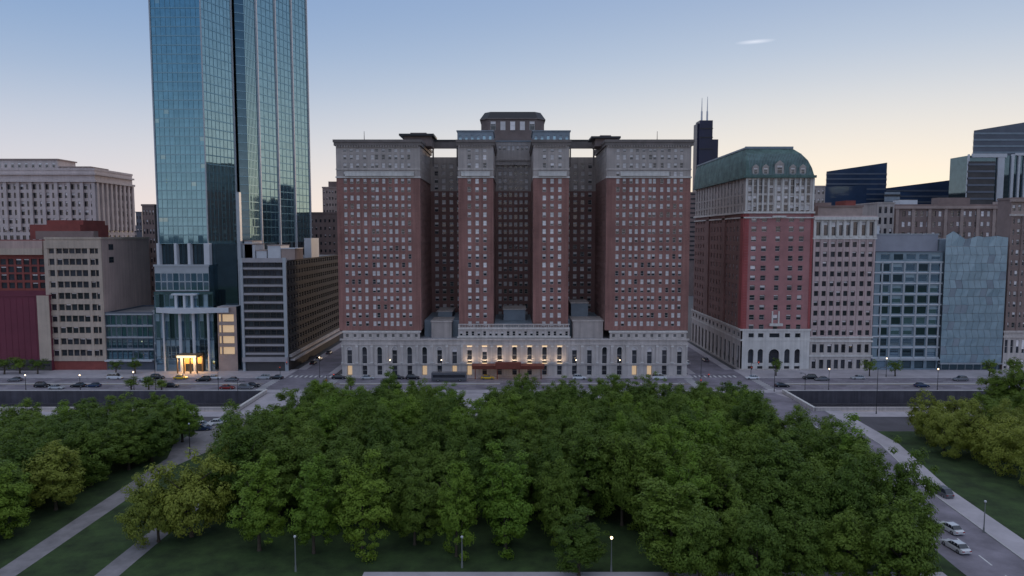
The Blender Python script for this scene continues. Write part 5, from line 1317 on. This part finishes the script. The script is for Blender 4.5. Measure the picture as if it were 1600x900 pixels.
for (u, y, ang, col, kind, lab) in (
    (66, 221.8, 0, 'black', 'suv', 'black car on the avenue near the far left lamp'), (88, 219, 0, 'silver', 'sedan', 'silver car passing the dark one at far left'), (122, 222, 180, 'black', 'sedan', 'black car on the avenue before the banded building'),
    (146, 222, 180, 'blue', 'sedan', 'dark blue car just right of the black one on the avenue'), (24, 231, 180, 'grey', 'sedan', 'grey car in the far lanes at the left edge'), (180, 234.6, 0, 'white', 'van', 'white van parked before the low blue building'),
    (268, 221.5, 0, 'black', 'sedan', 'black car before the lit entrance'), (283, 234.4, 0, 'yellow', 'sedan', 'yellow cab pulled up at the lit entrance'), (318, 231, 180, 'black', 'suv', 'black car in the far lanes right of the lit entrance'), (362, 231, 180, 'grey', 'sedan', 'grey car in the far lanes before the banded hotel'),
    (355, 219, 0, 'red', 'sedan', 'dark red car in the near lane before the banded hotel'), (395, 222, 0, 'black', 'sedan', 'black car entering the left junction'), (412, 234.5, 180, 'silver', 'suv', 'silver car parked before the banded hotel'), (432, 234.5, 180, 'black', 'sedan', 'black car parked at the banded hotel corner'),
    (228, 231.5, 180, 'silver', 'sedan', 'silver car in the far lanes left of the lit entrance'), (246, 234.6, 0, 'black', 'suv', 'black car parked beside the curved glass annex'), (336, 234.5, 0, 'white', 'sedan', 'white car parked right of the lit entrance'), (384, 219, 0, 'grey', 'suv', 'grey car in the near lane at the left junction'),
    (575, 234.4, 0, 'silver', 'sedan', 'silver car parked before the left wing of the brick hotel'), (1140, 222, 0, 'silver', 'sedan', 'silver car crossing the right junction'), (1175, 234.5, 180, 'white', 'sedan', 'white car parked at the mansard hotel corner'), (1500, 231.5, 180, 'grey', 'suv', 'grey car in the far lanes before the faceted glass building'),
    (530, 234.4, 0, 'black', 'suv', 'black car parked at the left corner of the brick hotel'), (622, 234.4, 0, 'black', 'sedan', 'black car parked under the third bay of the brick hotel'), (645, 234.4, 0, 'black', 'suv', 'black car parked next along before the brick hotel'), (702, 231.2, 0, 'grey', 'bus', 'long grey bus waiting left of the hotel canopy'),
    (762, 234.3, 0, 'yellow', 'sedan', 'yellow cab at the hotel canopy'), (905, 234.3, 0, 'white', 'suv', 'white car parked right of the hotel canopy'), (960, 234.3, 0, 'silver', 'sedan', 'silver car parked before the right wing of the hotel'), (1030, 234.3, 0, 'white', 'van', 'white van parked before the right wing of the hotel'),
    (1222, 222, 0, 'black', 'sedan', 'black car on the avenue right of the junction'), (1265, 234.4, 180, 'black', 'suv', 'black car parked before the mansard hotel corner'), (1284, 232, 180, 'grey', 'sedan', 'grey car in the far lane before the pink building'), (1340, 234.4, 180, 'silver', 'sedan', 'silver car parked before the pink building'), (1440, 222, 0, 'blue', 'sedan', 'dark blue car on the avenue before the gridded building')):
    car(ax(u, y, 600), y, R(ang), col, kind, lab)
for (u, v, ang, col, kind, lab) in ((318, 662, 8, 'white', 'sedan', 'white car at the corner above the park path, left of two'), (341, 659, 8, 'white', 'sedan', 'white car at the corner above the park path, right of two'), (316, 668, 10, 'blue', 'sedan', 'dark blue car just below the two white ones')):
    p = gnd(u, v+4); car(p.x, p.y, R(ang), col, kind, lab, 'cars at the left corner of the park')
for (u, v, ang, col, kind, lab) in ((1484, 826, 97, 'white', 'sedan', 'white car waiting on the park road, farther of two'), (1493, 855, 97, 'white', 'sedan', 'white car waiting on the park road, nearer of two'), (1470, 770, 97, 'grey', 'suv', 'grey car ahead of the white ones on the park road')):
    p = gnd(u, v+3); car(p.x, p.y, R(ang), col, kind, lab, 'cars on the park road')
for (y, col, kind, lab) in ((262, 'black', 'sedan', 'black car parked along the left side street, nearest'), (270, 'silver', 'suv', 'silver car parked along the left side street'), (285, 'grey', 'sedan', 'grey car parked deep in the left side street')):
    car(-78+.9, y, R(90), col, kind, lab, 'cars in the left side street')
for (x, y, col, kind, lab) in ((64.6+3.2, 262, 'white', 'sedan', 'white car in the right side street beside the brick hotel'), (64.6+3.2, 276, 'black', 'suv', 'black car deeper in the right side street'), (76.8, 268, 'grey', 'sedan', 'grey car parked beside the arcaded base in the right side street')):
    car(x, y, R(90), col, kind, lab, 'cars in the right side street')

# ================================================================== LAMPS, POLES, SIGNS
def lamp(x, y, h, label, group, arm=1.6, side=1, glow=True, m=darkm, name='street_lamp', cat='street lamp'):
    o = empty(name, (x, y, 0), label, cat, group)
    mb = MB(); mb.tube((0,0,0),(0,0,.9), .17, .13, m, 8); mb.tube((0,0,.9),(0,0,h), .10, .06, m, 8); mb.build('pole', o, False)
    if arm:
        mb = MB(); mb.tube((0,0,h-.3),(side*arm*.6,0,h+.25), .05, .045, m, 6); mb.tube((side*arm*.6,0,h+.25),(side*arm,0,h+.2), .045, .04, m, 6); mb.build('arm', o, False)
        mb = MB(); mb.box(side*arm-.35, side*arm+.35, -.16, .16, h+.12, h+.26, m); mb.box(side*arm-.28, side*arm+.28, -.13, .13, h+.05, h+.118, lampg if glow else concw); mb.build('lamp_head', o, False)
    else:
        mb = MB(); mb.ball((0,0,h+.18), .21, lampg if glow else concw); mb.tube((0,0,h-.02),(0,0,h+.02), .16, .16, m, 8); mb.build('lamp_globe', o, False)
    return o
for (u, y, h, arm, side, glow, lab) in (
    (40, 216, 5, 0, 1, True, 'glowing globe lamp on the near avenue pavement at far left'), (125, 216, 5, 0, 1, True, 'glowing globe lamp on the near pavement before the banded building'), (209, 216, 6, 0, 1, True, 'glowing globe lamp by the bushy avenue trees'),
    (243, 215.6, 11, 2, 1, False, 'tall lamp post on the avenue verge left of the lit entrance'), (341, 215.6, 8, 1.6, -1, False, 'dark lamp post at the left end of the avenue parapet'), (371, 193, 8, 1.8, 1, False, 'dark lamp post where the bridge parapet meets the promenade'),
    (1210, 214.8, 9.5, 1.8, 1, False, 'dark lamp post at the right junction before the mansard hotel'), (1295, 216, 7, 0, 1, True, 'lit globe lamp before the pink building'), (1384, 237.5, 6.5, 0, 1, True, 'glowing globe lamp between the two small street trees'),
    (1465, 216, 7, 0, 1, True, 'lit globe lamp before the gap of the glass buildings'), (1371, 188, 13, 2, 1, False, 'tallest dark lamp post by the railway parapet on the right'), (1258, 214.5, 6, 1.4, -1, False, 'short dark lamp post left end of the right avenue parapet'),
    (500, 236.6, 7, 0, 1, True, 'lit lamp in the left side street mouth'), (610, 237, 6, 0, 1, True, 'lit globe lamp before the left wing of the brick hotel'), (690, 237, 6, 0, 1, True, 'lit globe lamp left of the hotel canopy'), (900, 237, 6, 0, 1, True, 'lit globe lamp right of the hotel canopy'), (968, 237, 6, 0, 1, True, 'lit globe lamp before the right wing of the brick hotel'), (1095, 237, 7, 1.6, 1, False, 'lamp post at the mouth of the right side street')):
    lamp(ax(u, y, 600), y, h, lab, 'street lamps on the avenue', arm, side, glow)
p = gnd(297, 712); lamp(p.x, p.y, 7.2, 'dark lamp post at the top of the park path', 'park lamps', 0, 1, False)
p = gnd(735, 658); lamp(p.x, p.y, 3.5, 'small lamp post seen through the gap in the grove', 'park lamps', 0, 1, False)
for (u, v, h, lab) in ((462, 893, 5.2, 'pale pole lamp at the bottom edge left of centre'), (722, 887, 4.6, 'pale pole lamp before the slender bright tree'), (955, 893, 5.0, 'pole lamp with small white lens in front of the dark hollow'), (1537, 832, 5.2, 'pale lamp post on the pavement of the park road')):
    p = gnd(u, v); lamp(p.x, p.y, h, lab, 'park lamps', 0, 1, u in (955,), polew)
def signal(x, y, label):
    o = empty('traffic_light', (x, y, 0), label, 'traffic light', 'traffic lights at the junctions')
    mb = MB(); mb.tube((0,0,0),(0,0,5.2), .11, .08, darkm); mb.tube((0,0,5.0),(2.6,0,5.3), .06, .05, darkm); mb.build('pole', o, False)
    for xx, zz in ((2.5, 5.2), (.05, 3.4)):
        mb = MB(); mb.box(xx-.17, xx+.17, -.35, -.08, zz-.55, zz+.45, darkm); hd = mb.build('signal_head', o, False)
        for k in range(3):
            mb = MB(); mb.tube((xx,-.36,zz+.27-k*.3),(xx,-.355,zz+.27-k*.3), .1, .1, mat('red_signal', (.6,.03,.02), .4, .05, emit=(1,.1,.05), estr=1.5) if k == 0 else blkslab, 10); mb.build('lens', hd, False)
signal(-59.5, 216, 'traffic light at the left junction on the near side by the deck'); signal(-81.5, 237, 'traffic light at the left junction by the banded hotel corner')
signal(60.5, 216, 'traffic light at the right junction on the near side by the deck'); signal(84, 237, 'traffic light at the right junction by the mansard hotel')
